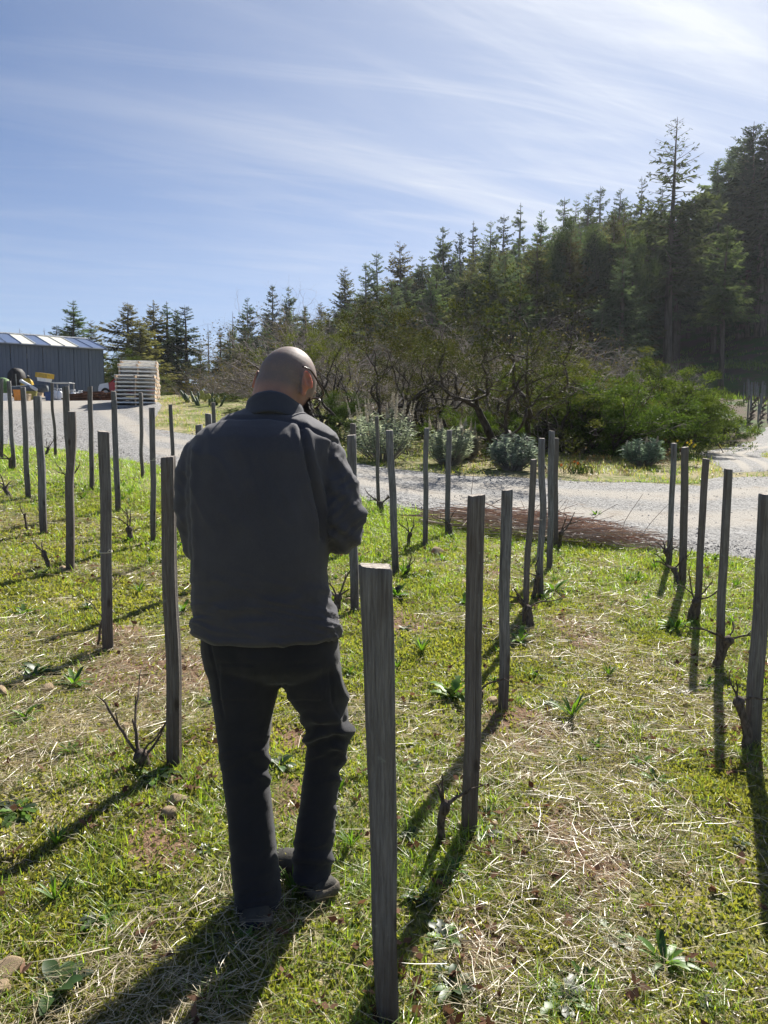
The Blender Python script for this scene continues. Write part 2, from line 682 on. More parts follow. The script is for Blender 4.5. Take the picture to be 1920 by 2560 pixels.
        if nm in ('conifer_leaf', 'brush_leaf'):
            hs = t.n('ShaderNodeHueSaturation')
            t.l(t.rng(t.rand(), 0, 1, 0.485, 0.54), hs.inputs['Hue'])
            t.l(t.rng(t.math('FRACT', t.math('MULTIPLY', t.rand(), 7.3)), 0, 1, 0.55, 1.4), hs.inputs['Value'])
            t.l(c, hs.inputs['Color'])
            c = hs.outputs[0]
        t.leaf(c, tr, 0.45, tint, gl, bo)
    simple('stone', (0.40, 0.30, 0.19), 0.9, 0.25, 0, 0.35, 22, 0.7, 45)
    # the man
    t = NT('skin')
    v = t.coord('Object')
    n = t.noise(v, 14, 4)
    f = t.noise(v, 420, 2, 0.6)
    c = t.mix(t.rng(n, 0.3, 0.7), (0.34, 0.19, 0.145), (0.42, 0.245, 0.19))
    hair = t.attr('stubble', 'Fac')
    c = t.mix(t.math('MULTIPLY', hair, t.rng(f, 0.3, 0.7, 0.70, 1.0)), c, (0.165, 0.14, 0.13))
    ear = t.attr('thin', 'Fac')
    c = t.mix(t.math('MULTIPLY', ear, 0.8), c, (0.42, 0.18, 0.125))  # red of light shining through the ears, painted into the base colour
    p = t.pbr(c, 0.62, t.bump(f, 0.18, 0.002), 0.22)
    p.inputs['Subsurface Radius'].default_value = (0.012, 0.004, 0.002)
    t.l(t.rng(ear, 0, 1, 0.3, 0.8), p.inputs['Subsurface Weight'])
    p.inputs['Subsurface Scale'].default_value = 1.0

    def cloth(name, a, b, scale, weave):
        t = NT(name)
        v = t.coord('Object')
        n = t.noise(v, 5.0, 5, 0.6)
        wv = t.noise(t.coord('Object', (1, 1, 1.6)), weave, 3, 0.7)
        c = t.mix(t.rng(n, 0.32, 0.7), a, b)
        c = t.mix(t.rng(wv, 0.35, 0.7, 0, 0.35), c, tuple(q * 1.7 for q in b))
        p = t.pbr(c, 0.85, t.bump(wv, 0.35, 0.0015), 0.25)
        p.inputs['Sheen Weight'].default_value = 0.12
        p.inputs['Sheen Roughness'].default_value = 0.5
    cloth('jacket_cloth', (0.039, 0.039, 0.050), (0.054, 0.053, 0.064), 5, 520)
    cloth('collar_cloth', (0.030, 0.034, 0.048), (0.042, 0.045, 0.060), 5, 520)
    cloth('trouser_cloth', (0.010, 0.011, 0.016), (0.017, 0.017, 0.023), 5, 480)
    simple('shoe_upper', (0.040, 0.037, 0.032), 0.75, 0.3, 0, 0.4, 14, 0.3, 200)
    simple('shoe_sole', (0.11, 0.095, 0.075), 0.85, 0.25, 0, 0.3, 20, 0.4, 120)
    simple('sock', (0.03, 0.03, 0.035), 0.95, 0.1)
    simple('beard_hair', (0.040, 0.030, 0.024), 0.55, 0.4, 0, 0.5, 60)
    simple('glasses_frame', (0.035, 0.015, 0.012), 0.3, 0.5)
    t = NT('lens')
    gl = t.n('ShaderNodeBsdfGlass')
    gl.inputs['Roughness'].default_value = 0.0
    gl.inputs['IOR'].default_value = 1.02
    t.l(gl.outputs[0], t.out.inputs[0])
    simple('black_plastic', (0.02, 0.02, 0.022), 0.45, 0.4)
    # yard
    t = NT('shed_wall')
    v = t.coord('Object')
    n = t.noise(t.coord('Object', (1, 1, 0.12)), 2.0, 4)
    c = t.mix(t.rng(n, 0.3, 0.7), (0.105, 0.130, 0.175), (0.135, 0.160, 0.205))
    t.pbr(c, 0.55, None, 0.4)
    simple('roof_blue', (0.10, 0.14, 0.24), 0.32, 0.5, 0.3, 0.15, 3)
    simple('roof_clear', (0.62, 0.60, 0.50), 0.45, 0.5, 0.0, 0.12, 3)
    simple('trim_light', (0.55, 0.56, 0.56), 0.5, 0.4)
    simple('pallet_front', (0.82, 0.80, 0.77), 0.85, 0.2, 0, 0.25, 8, 0.4, 60)
    simple('pallet_block', (0.60, 0.44, 0.30), 0.85, 0.2, 0, 0.25, 8, 0.4, 60)
    simple('lumber', (0.155, 0.075, 0.045), 0.85, 0.2, 0, 0.45, 3, 0.4, 40)
    simple('tank_white', (0.74, 0.75, 0.76), 0.4, 0.4, 0, 0.08)
    simple('metal_grey', (0.28, 0.28, 0.28), 0.45, 0.4, 0.5)
    simple('dark_pipe', (0.10, 0.115, 0.125), 0.6, 0.3)
    simple('yellow_paint', (0.46, 0.30, 0.03), 0.45, 0.4, 0, 0.15)
    simple('orange_plastic', (0.68, 0.25, 0.03), 0.5, 0.4, 0, 0.12)
    simple('olive_plastic', (0.22, 0.21, 0.05), 0.6, 0.3)
    simple('green_cover', (0.10, 0.19, 0.06), 0.7, 0.3)
    simple('tan_plastic', (0.50, 0.38, 0.25), 0.6, 0.3)
    simple('blue_plastic', (0.03, 0.07, 0.20), 0.5, 0.4)
    simple('car_red', (0.42, 0.015, 0.02), 0.25, 0.5, 0.0, 0.05)
    simple('car_white', (0.66, 0.68, 0.70), 0.25, 0.5, 0.0, 0.05)
    simple('car_glass', (0.02, 0.03, 0.035), 0.08, 0.6)
    simple('tyre', (0.02, 0.02, 0.02), 0.85, 0.2)
    simple('machine_black', (0.022, 0.02, 0.02), 0.7, 0.3)
    simple('petal_yellow', (0.80, 0.62, 0.05), 0.6, 0.2)
    simple('petal_orange', (0.80, 0.22, 0.02), 0.6, 0.2)
    simple('twine', (0.55, 0.52, 0.44), 0.9, 0.2)


make_materials()

# ------------------------------------------------------------------ stakes measured in the photograph: top x,y  base x,y  width
POSTS = dict(
    L1=(3, 947, 3, 1151, 11), L2=(22, 953, 35, 1176, 12), L3=(57, 969, 71, 1248, 15), L4=(94, 991, 110, 1331, 18), L5=(130, 958, 139, 1142, 8),
    L7=(180, 1030, 176, 1425, 21), L8=(258, 1080, 270, 1627, 33), L9=(225, 967, 230, 1229, 12), L10=(285, 1002, 295, 1281, 16),
    L12=(351, 982, 357, 1196, 10), L13=(380, 1020, 384, 1358, 18), L15=(420, 1144, 436, 1922, 34),
    M1=(878, 1089, 886, 1525, 25), M3=(942, 1042, 947, 1275, 10), M4=(973, 1077, 989, 1435, 20), M5=(1067, 1071, 1062, 1371, 14), M6=(1123, 1076, 1118, 1340, 14),
    M7=(939, 1418, 971, 2560, 88), M8=(1190, 1240, 1171, 2089, 45), M9=(1269, 1226, 1258, 1777, 29),
    R1=(1334, 1150, 1311, 1564, 18), R2=(1355, 1097, 1352, 1494, 17), R3=(1379, 1078, 1373, 1425, 15), R4=(1391, 1096, 1389, 1366, 11),
    R5=(1685, 1109, 1674, 1413, 15), R6=(1712, 1119, 1705, 1464, 19), R7=(1765, 1148, 1740, 1550, 20), R8=(1820, 1174, 1797, 1665, 23), R9=(1915, 1237, 1880, 1865, 36))
# stakes whose foot is hidden: top x,y, width
HIDDEN = dict(L6=(164, 966, 17), L11=(284, 979, 11), L14=(426, 1012, 11), L16=(497, 1063, 19), L17=(521, 1035, 16), L18=(533, 1007, 11), M2=(883, 1060, 15))
HSTK = 1.25

ctrl = []
for k, (tx, ty, bx, by, w) in POSTS.items():
    rt, rb = ray(tx, ty), ray(bx, by)
    D = HSTK / (rt[2] / rt[1] - rb[2] / rb[1])
    ctrl.append(P3(bx, by, D))
for px, py, D in [(0, 1109, 13.6), (300, 1152, 12.0), (600, 1200, 11.0), (906, 1246, 10.4), (1723, 1381, 8.0), (1891, 1403, 7.5),
                  (987, 1167, 15.0), (1298, 1198, 13.6), (1594, 1210, 13.0), (1800, 1172, 16.5), (1728, 1128, 22), (1864, 1101, 31), (1900, 1087, 38),
                  (366, 1070, 18), (486, 1086, 17), (359, 1036, 24), (350, 1017, 27), (100, 1010, 42), (258, 984, 56), (0, 1000, 48), (220, 1012, 40),
                  (450, 985, 27), (530, 1000, 25), (640, 1060, 20), (800, 1110, 19), (1100, 1130, 18.5), (1450, 1140, 19), (1000, 1075, 27), (1400, 1070, 30),
                  (1700, 1000, 50), (1701, 920, 82), (1822, 946, 70), (1900, 1010, 56), (1900, 900, 80), (1900, 760, 110), (1650, 890, 95)]:
    ctrl.append(P3(px, py, D))
ctrl += [(0, -3, -0.05), (-4, -2, 0.25), (4, -2, -0.1), (0, 0, 0.0), (3, 1, -0.02), (-12, 5, 1.0), (12, 4, 0.1), (16, 14, 0.5), (0, -15, -0.4), (-15, -10, 1.0), (15, -10, -0.5),
         (-40, 40, 4.2), (-60, 100, 5), (-10, 80, 4.5), (0, 100, 6), (40, 100, 14), (80, 100, 24), (0, 160, 11), (60, 160, 30), (110, 160, 44), (60, 60, 9), (40, 30, 2.5),
         (-80, 200, 6), (0, 260, 20), (120, 260, 60), (-150, 60, 3), (120, 40, 12), (0, -120, -3), (-150, -60, 0), (150, -60, 0), (-200, 300, 6), (250, 200, 60)]
ctrl = np.array(ctrl, float)


def _mq(a, b, c=2.5):
    return np.sqrt(((a[:, None, :2] - b[None, :, :2]) ** 2).sum(-1) + c * c)


_K = _mq(ctrl, ctrl)
_n = len(ctrl)
_lam = np.where(ctrl[:, 1] < 15, 0.35, 0.9)
_A = np.zeros((_n + 1, _n + 1))
_A[:_n, :_n] = _K - np.diag(_lam)
_A[:_n, _n] = 1
_A[_n, :_n] = 1
_sol = np.linalg.solve(_A, np.concatenate([ctrl[:, 2], [0]]))


def terrain(x, y):
    x, y = np.asarray(x, float), np.asarray(y, float)
    sh = x.shape
    q = np.stack([x.ravel(), y.ravel()], 1)
    out = np.empty(len(q))
    for i in range(0, len(q), 40000):
        out[i:i + 40000] = _mq(q[i:i + 40000], ctrl) @ _sol[:_n] + _sol[_n]
    return out.reshape(sh)


def relief(x, y):
    """lumps of turf and soil"""
    d = np.hypot(x, y)
    a = sstep(14, 6, d)
    return a * (0.050 * (fbm(x * 1.7, y * 1.7, seed=3, octv=3) - 0.5) + 0.026 * (fbm(x * 8, y * 8, seed=9, octv=2) - 0.5)) \
        + sstep(20, 50, d) * 1.6 * (fbm(x * 0.11, y * 0.11, seed=5, octv=3) - 0.5)


def gz(x, y):
    x, y = np.asarray(x, float), np.asarray(y, float)
    return terrain(x, y) + relief(x, y)


def hit(px, py, dmin=1.0, dmax=140.0):
    r = ray(px, py)
    ds = np.concatenate([np.linspace(dmin, 12, 400), np.linspace(12, dmax, 800)[1:]])
    z = CAMZ + r[2] / r[1] * ds
    g = terrain(r[0] / r[1] * ds, ds)
    below = np.nonzero(z <= g)[0]
    D = ds[below[0]] if len(below) else dmax
    x = r[0] / r[1] * D
    return np.array([x, D, float(terrain(np.array([x]), np.array([D]))[0])])


# bare soil patches seen between the tufts, as ground pixels: x, y, radius m
SOIL = [(hit(px, py), r) for px, py, r in [(330, 1690, 0.42), (450, 1690, 0.4), (560, 1690, 0.3), (1310, 1830, 0.30), (690, 1860, 0.22), (1020, 1560, 0.35), (1260, 1420, 0.5),
                                           (300, 1600, 0.25), (1500, 2170, 0.22), (1180, 2370, 0.16), (740, 2000, 0.2), (420, 2110, 0.2), (1450, 1580, 0.35), (1440, 2080, 0.22)]]


def soil(x, y):
    s = np.zeros(np.shape(x))
    for c, r in SOIL:
        d = np.hypot((x - c[0]), (y - c[1]) * 0.75)
        s = np.maximum(s, sstep(r * 1.3, r * 0.25, d))
    n = fbm(np.asarray(x) * 3.1, np.asarray(y) * 3.1, seed=41, octv=3)
    return np.clip(s * (0.15 + 1.15 * n), 0, 0.9)


def lush(x, y):
    """0 = grazed, mossy and strawy turf; 1 = deep green grass (towards the road and on the right)"""
    n = fbm(np.asarray(x) * 0.8 + 5, np.asarray(y) * 0.8, seed=77, octv=3)
    far = sstep(4.5, 10.0, np.asarray(y) + 0.35 * np.asarray(x))
    return np.clip(0.85 * far + 1.5 * (n - 0.46), 0, 1)


# road edges as ground points of the photograph
RF = [P for P in ([(-26.0, 20.0)] + [tuple(hit(*p)[:2]) for p in [(0, 1109), (200, 1131), (300, 1152), (405, 1168), (600, 1198), (906, 1246), (1064, 1281), (1400, 1340), (1723, 1381), (1891, 1403)]] + [(12.0, 6.4), (20, 6.0)])]
RB = [P for P in ([(-42.0, 40.0), (-30.0, 52.0)] + [tuple(hit(*p)[:2]) for p in [(258, 988), (405, 1016), (366, 1072), (490, 1088), (891, 1161), (1141, 1187), (1495, 1206), (1743, 1211), (1807, 1194)]] + [(14.0, 17.0), (22, 16.0)])]


def resample(P, n):
    P = np.asarray(P, float)
    d = np.concatenate([[0], np.cumsum(np.linalg.norm(np.diff(P, axis=0), axis=1))])
    t = np.linspace(0, d[-1], n)
    return np.stack([np.interp(t, d, P[:, 0]), np.interp(t, d, P[:, 1])], 1)


def spline(P, n):
    """smooth open curve through P (Catmull-Rom), evenly by index"""
    P = np.asarray(P, float)
    Q = np.vstack([2 * P[0] - P[1], P, 2 * P[-1] - P[-2]])
    t = np.linspace(0, len(P) - 1 - 1e-9, n)
    i = t.astype(int)
    f = (t - i)[:, None]
    a, b, c, d = Q[i], Q[i + 1], Q[i + 2], Q[i + 3]
    return 0.5 * (2 * b + (c - a) * f + (2 * a - 5 * b + 4 * c - d) * f ** 2 + (3 * b - a - 3 * c + d) * f ** 3)


def by_index(P, n):
    P = np.asarray(P, float)
    t = np.linspace(0, len(P) - 1, n)
    k = np.arange(len(P))
    return np.stack([np.interp(t, k, P[:, 0]), np.interp(t, k, P[:, 1])], 1)


def in_poly(x, y, poly):
    x, y = np.asarray(x, float), np.asarray(y, float)
    r = np.zeros(x.shape, bool)
    n = len(poly)
    for i in range(n):
        x0, y0 = poly[i]
        x1, y1 = poly[(i + 1) % n]
        if y0 == y1:
            continue
        c = ((y0 > y) != (y1 > y)) & (x < (x1 - x0) * (y - y0) / (y1 - y0) + x0)
        r ^= c
    return r


ROAD_POLY = RF + RB[::-1]
BL = [tuple(hit(*p)[:2]) for p in [(1807, 1194), (1803, 1168), (1745, 1132), (1832, 1116), (1864, 1101)]] + [(19.5, 38.0), (26, 50)]
BR = [tuple(hit(*p)[:2]) for p in [(2010, 1190), (1950, 1158), (1898, 1141), (1908, 1131)]] + [(15.5, 27.0), (21.5, 35.0), (30, 47)]
BRANCH_POLY = BL + BR[::-1]


def on_road(x, y):
    return in_poly(x, y, ROAD_POLY) | in_poly(x, y, BRANCH_POLY)


# ------------------------------------------------------------------ ground sheet
def grid_axis(lo, hi, fine_lo, fine_hi, fine, growth):
    a = list(np.arange(fine_lo, fine_hi, fine))
    s, v = fine, a[-1]
    while v < hi:
        s *= growth
        v += s
        a.append(v)
    s, v = fine, fine_lo
    while v > lo:
        s *= growth
        v -= s
        a.insert(0, v)
    return np.array(a)


gx = grid_axis(-300, 300, -3.2, 3.4, 0.045, 1.055)
gy = grid_axis(-120, 420, 1.0, 7.5, 0.05, 1.05)
X, Y = np.meshgrid(gx, gy)
Z = gz(X, Y)
mb = MB()
nx, ny = len(gx), len(gy)
ii = (np.arange(ny - 1)[:, None] * nx + np.arange(nx - 1)[None, :])
mb.add(np.stack([X, Y, Z], -1).reshape(-1, 3), np.stack([ii, ii + 1, ii + nx + 1, ii + nx], -1).reshape(-1, 4))
gm = mb.mesh('ground', True)
at = gm.attributes.new('soil', 'FLOAT', 'POINT')
at.data.foreach_set('value', soil(X, Y).astype(np.float32).ravel())
at = gm.attributes.new('forest', 'FLOAT', 'POINT')
at.data.foreach_set('value', (sstep(26, 40, np.hypot(X, Y)) * (X > -12)).astype(np.float32).ravel())
ground = link('ground', gm, 'ground')
tag(ground, 'grassy vineyard ground rising to the wooded hillside', kind='structure')


def road_sheet(name, A, B, nu, nv, label, lift=0.03, sink=0.0):
    a, b = by_index(A, nu), by_index(B, nu)
    v = np.linspace(0, 1, nv) ** 0.9
    G = a[:, None, :] * (1 - v)[None, :, None] + b[:, None, :] * v[None, :, None]
    jit = (fbm(G[:, :, 0] * 1.3, G[:, :, 1] * 1.3, seed=12, octv=3) - 0.5) * 0.7
    edge = np.maximum(sstep(0.12, 0, v), sstep(0.88, 1, v))[None, :]
    G[:, :, 1] += jit * edge
    z = terrain(G[:, :, 0], G[:, :, 1]) + relief(G[:, :, 0], G[:, :, 1]) + lift * (1 - 0.9 * (np.abs(v - 0.5) * 2)[None, :] ** 8) + 0.02 * (fbm(G[:, :, 0] * 1.1, G[:, :, 1] * 1.1, seed=6) - 0.5)
    z -= sink * sstep(0.10, 0.0, np.linspace(0, 1, nu))[:, None]
    mb = MB()
    ii = (np.arange(nu - 1)[:, None] * nv + np.arange(nv - 1)[None, :])
    mb.add(np.stack([G[:, :, 0], G[:, :, 1], z], -1).reshape(-1, 3), np.stack([ii, ii + nv, ii + nv + 1, ii + 1], -1).reshape(-1, 4))
    me = mb.mesh(name, True)
    vv = np.broadcast_to(v[None, :], z.shape)
    tr = np.exp(-((vv - 0.33) / 0.10) ** 2) + np.exp(-((vv - 0.66) / 0.10) ** 2)
    at = me.attributes.new('track', 'FLOAT', 'POINT')
    at.data.foreach_set('value', tr.astype(np.float32).ravel())
    o = link(name, me, 'gravel')
    tag(o, label, kind='structure')
    return G, z


road_sheet('gravel_road', RF, RB, 240, 60, 'grey gravel road crossing behind the vineyard into the yard')
road_sheet('gravel_track', BL, BR, 120, 24, 'gravel track bending away to the distant vineyard block', 0.05, 0.16)

# ------------------------------------------------------------------ shed
def ribbed(mb, o, ux, L, z0, z1, nrm, pitch=0.3):
    """vertical corrugated sheet from o along ux"""
    n = int(L / pitch)
    prof = []
    for i in range(n + 1):
        for du, dn in ((0.0, 0.0), (0.20, 0.0), (0.225, 0.035), (0.275, 0.035)):
            prof.append((i * pitch + du, dn))
    prof = np.array([q for q in prof if q[0] <= L])
    lo = o[None] + ux[None] * prof[:, :1] + nrm[None] * prof[:, 1:]
    v = np.concatenate([lo + np.array([0, 0, z0]), lo + np.array([0, 0, z1])])
    k = np.arange(len(prof) - 1)
    m = len(prof)
    mb.add(v, np.stack([k, k + 1, m + k + 1, m + k], -1))


def build_shed():
    corner = P3(258, 870, 56.0)
    left = P3(0, 854, 52.15)
    ux = corner - left
    ux[2] = 0
    ux = ux / np.linalg.norm(ux)
    back = np.array([-ux[1], ux[0], 0])
    front = -back
    Lw, Wd = 26.0, 11.6
    zb = float(terrain(np.array([corner[0]]), np.array([corner[1]]))[0]) - 0.15
    ze = corner[2] - zb
    rise = 1.25
    root = empty('shed', (corner[0], corner[1], zb))
    tag(root, 'slate blue metal shed with ribbed walls and striped low roof', 'shed')
    O = np.zeros(3)
    pan = 1.04
    npan = int(Lw / pan)
    for i in range(npan):                                   # each wall sheet is a panel of its own
        w = MB()
        ribbed(w, -ux * (i + 1) * pan, ux, pan * 0.992, -0.5, ze - 0.02, front, 0.26)
        w.build('wall_panel', 'shed_wall', root)
    w = MB()
    w.add([O - ux * Lw, O - ux * Lw + back * Wd, O + back * Wd, O], np.array([[0, 1, 5, 4], [1, 2, 6, 5], [2, 3, 7, 6]]) if False else np.array([[0, 1, 2, 3]]))
    g = MB()
    for s in (0, -Lw):
        a = O + ux * s
        g.add([a + (0, 0, -.5), a + back * Wd + (0, 0, -.5), a + back * Wd + (0, 0, ze), a + back * Wd / 2 + (0, 0, ze + rise), a + (0, 0, ze)],
              [np.array([[0, 1, 2, 4]]), np.array([[4, 2, 3]])])
    g.add([O + back * Wd + (0, 0, -.5), O + back * Wd - ux * Lw + (0, 0, -.5), O + back * Wd - ux * Lw + (0, 0, ze), O + back * Wd + (0, 0, ze)], np.array([[0, 1, 2, 3]]))
    g.build('end_wall', 'shed_wall', root)
    roof = empty('roof')
    roof.parent = root
    rp = 0.95
    n = int((Lw + 0.3) / rp)
    e0 = front * 0.28
    sl = rise / (Wd / 2)
    for i in range(n):
        x0, x1 = 0.15 - i * rp, 0.15 - (i + 1) * rp
        for side in (0, 1):
            p = MB()
            if side == 0:
                a, b = e0 + np.array([0, 0, ze - 0.28 * sl]), back * Wd / 2 + np.array([0, 0, ze + rise])
            else:
                a, b = back * (Wd + 0.28) + np.array([0, 0, ze - 0.28 * sl]), back * Wd / 2 + np.array([0, 0, ze + rise])
            nup = np.cross(ux, b - a)
            nup = nup / np.linalg.norm(nup)
            nup = nup if nup[2] > 0 else -nup
            prof = [(x0, 0.0), (x0 - 0.02, 0.06), (x0 - 0.06, 0.06), (x0 - 0.08, 0.0), (x1 + 0.004, 0.0)]
            v = [a + ux * q + nup * h for q, h in prof] + [b + ux * q + nup * h for q, h in prof]
            k = np.arange(4)
            p.add(v, np.stack([k, k + 1, k + 6, k + 5], -1))
            clear = (i % 6) in (2, 3, 5)
            p.build('roof_panel', 'roof_clear' if clear else 'roof_blue', roof)
    t = MB()
    c0, c1 = e0 + ux * 0.2 + np.array([0, 0, ze - 0.34 * sl - 0.05]), e0 - ux * Lw + np.array([0, 0, ze - 0.34 * sl - 0.05])
    t.tube([c0, c1], 0.07, 4)
    t.build('gutter', 'shed_wall', root)
    t = MB()
    t.tube([back * Wd / 2 + ux * 0.2 + (0, 0, ze + rise + 0.03), back * Wd / 2 - ux * Lw + (0, 0, ze + rise + 0.03)], 0.09, 4)
    t.build('ridge_cap', 'trim_light', roof)
    t = MB()
    t.tube([e0 + ux * 0.17 + (0, 0, ze - 0.28 * sl), back * Wd / 2 + ux * 0.17 + (0, 0, ze + rise), back * (Wd + 0.28) + ux * 0.17 + (0, 0, ze - 0.28 * sl)], 0.06, 4)
    t.build('rake_trim', 'trim_light', roof)


build_shed()

ORD = ['lowest', 'second', 'third', 'fourth', 'fifth', 'sixth', 'seventh', 'eighth', 'ninth', 'tenth', 'eleventh', 'twelfth', 'thirteenth']


def build_pallets():
    # one pallet, 1.2 wide (x) by 1.0 deep (y), 0.125 high, three stringers running front to back
    proto = empty('wooden_pallet')
    for j, x in enumerate((-0.575, 0.0, 0.575)):
        b = MB()
        for yy in (-0.45, 0.0, 0.45):
            b.box((x - 0.022, yy - 0.07, 0.022), (x + 0.022, yy + 0.07, 0.103))
        b.box((x - 0.02, -0.49, 0.045), (x + 0.02, 0.49, 0.1025))
        b.build('stringer', 'pallet_block', proto)
    for z0 in (0.0, 0.103):
        ys = np.linspace(-0.45, 0.45, 7 if z0 > 0 else 3)
        for yy in ys:
            b = MB()
            b.box((-0.6, yy - 0.05, z0), (0.6, yy + 0.05, z0 + 0.021))
            b.build('deck_board', 'pallet_front', proto)
    fl = hit(301, 1018)
    fr = hit(381, 1018)
    base = (fl + fr) / 2
    D = base[1]
    sc = (fr[0] - fl[0]) / 1.2
    yaw = R(14.5)
    d = np.array([math.sin(-yaw) * -1, math.cos(yaw), 0])
    d = np.array([-0.25, 0.968, 0])
    first = True
    for col, (n, off, tilt) in enumerate(((8, 0.0, 0.0), (10, 1.12, 0.01), (11, 2.24, -0.01))):
        p = base + d * (off + 0.5) * sc
        z = float(terrain(np.array([p[0]]), np.array([p[1]]))[0])
        z = max(z, base[2] - 0.02) if col else base[2]
        for k in range(n):
            o = proto if first else copy_tree(proto)
            first = False
            o.scale = (sc, sc, sc)
            o.location = (p[0] + random.uniform(-.025, .025), p[1] + random.uniform(-.03, .03), z + 0.02 + k * 0.1255 * sc)
            o.rotation_euler = (0, 0, yaw + tilt + random.uniform(-.02, .02))
            if k == n - 1 and col == 0:
                o.rotation_euler[0] = 0.03
            tag(o, '%s pallet from the ground in the %s pallet stack' % (ORD[k], ('front', 'second', 'third', 'rearmost')[col]), 'pallet', 'wooden pallets stacked beside the road')


build_pallets()


def ground_px(px, py, D):
    """a point on the ground under pixel column px, D metres ahead"""
    x = P3(px, py, D)[0]
    return np.array([x, D, float(gz(np.array([x]), np.array([D]))[0])])


def lathe(mb, prof, seg=16, M4=None, c=None):
    th = np.arange(seg) / seg * 2 * math.pi
    rings = [np.stack([r * np.cos(th), r * np.sin(th), np.full(seg, z)], 1) for r, z in prof]
    if M4 is not None:
        A = np.array(M4)
        rings = [q @ A[:3, :3].T + A[:3, 3] for q in rings]
    mb.loft(rings, True, c)


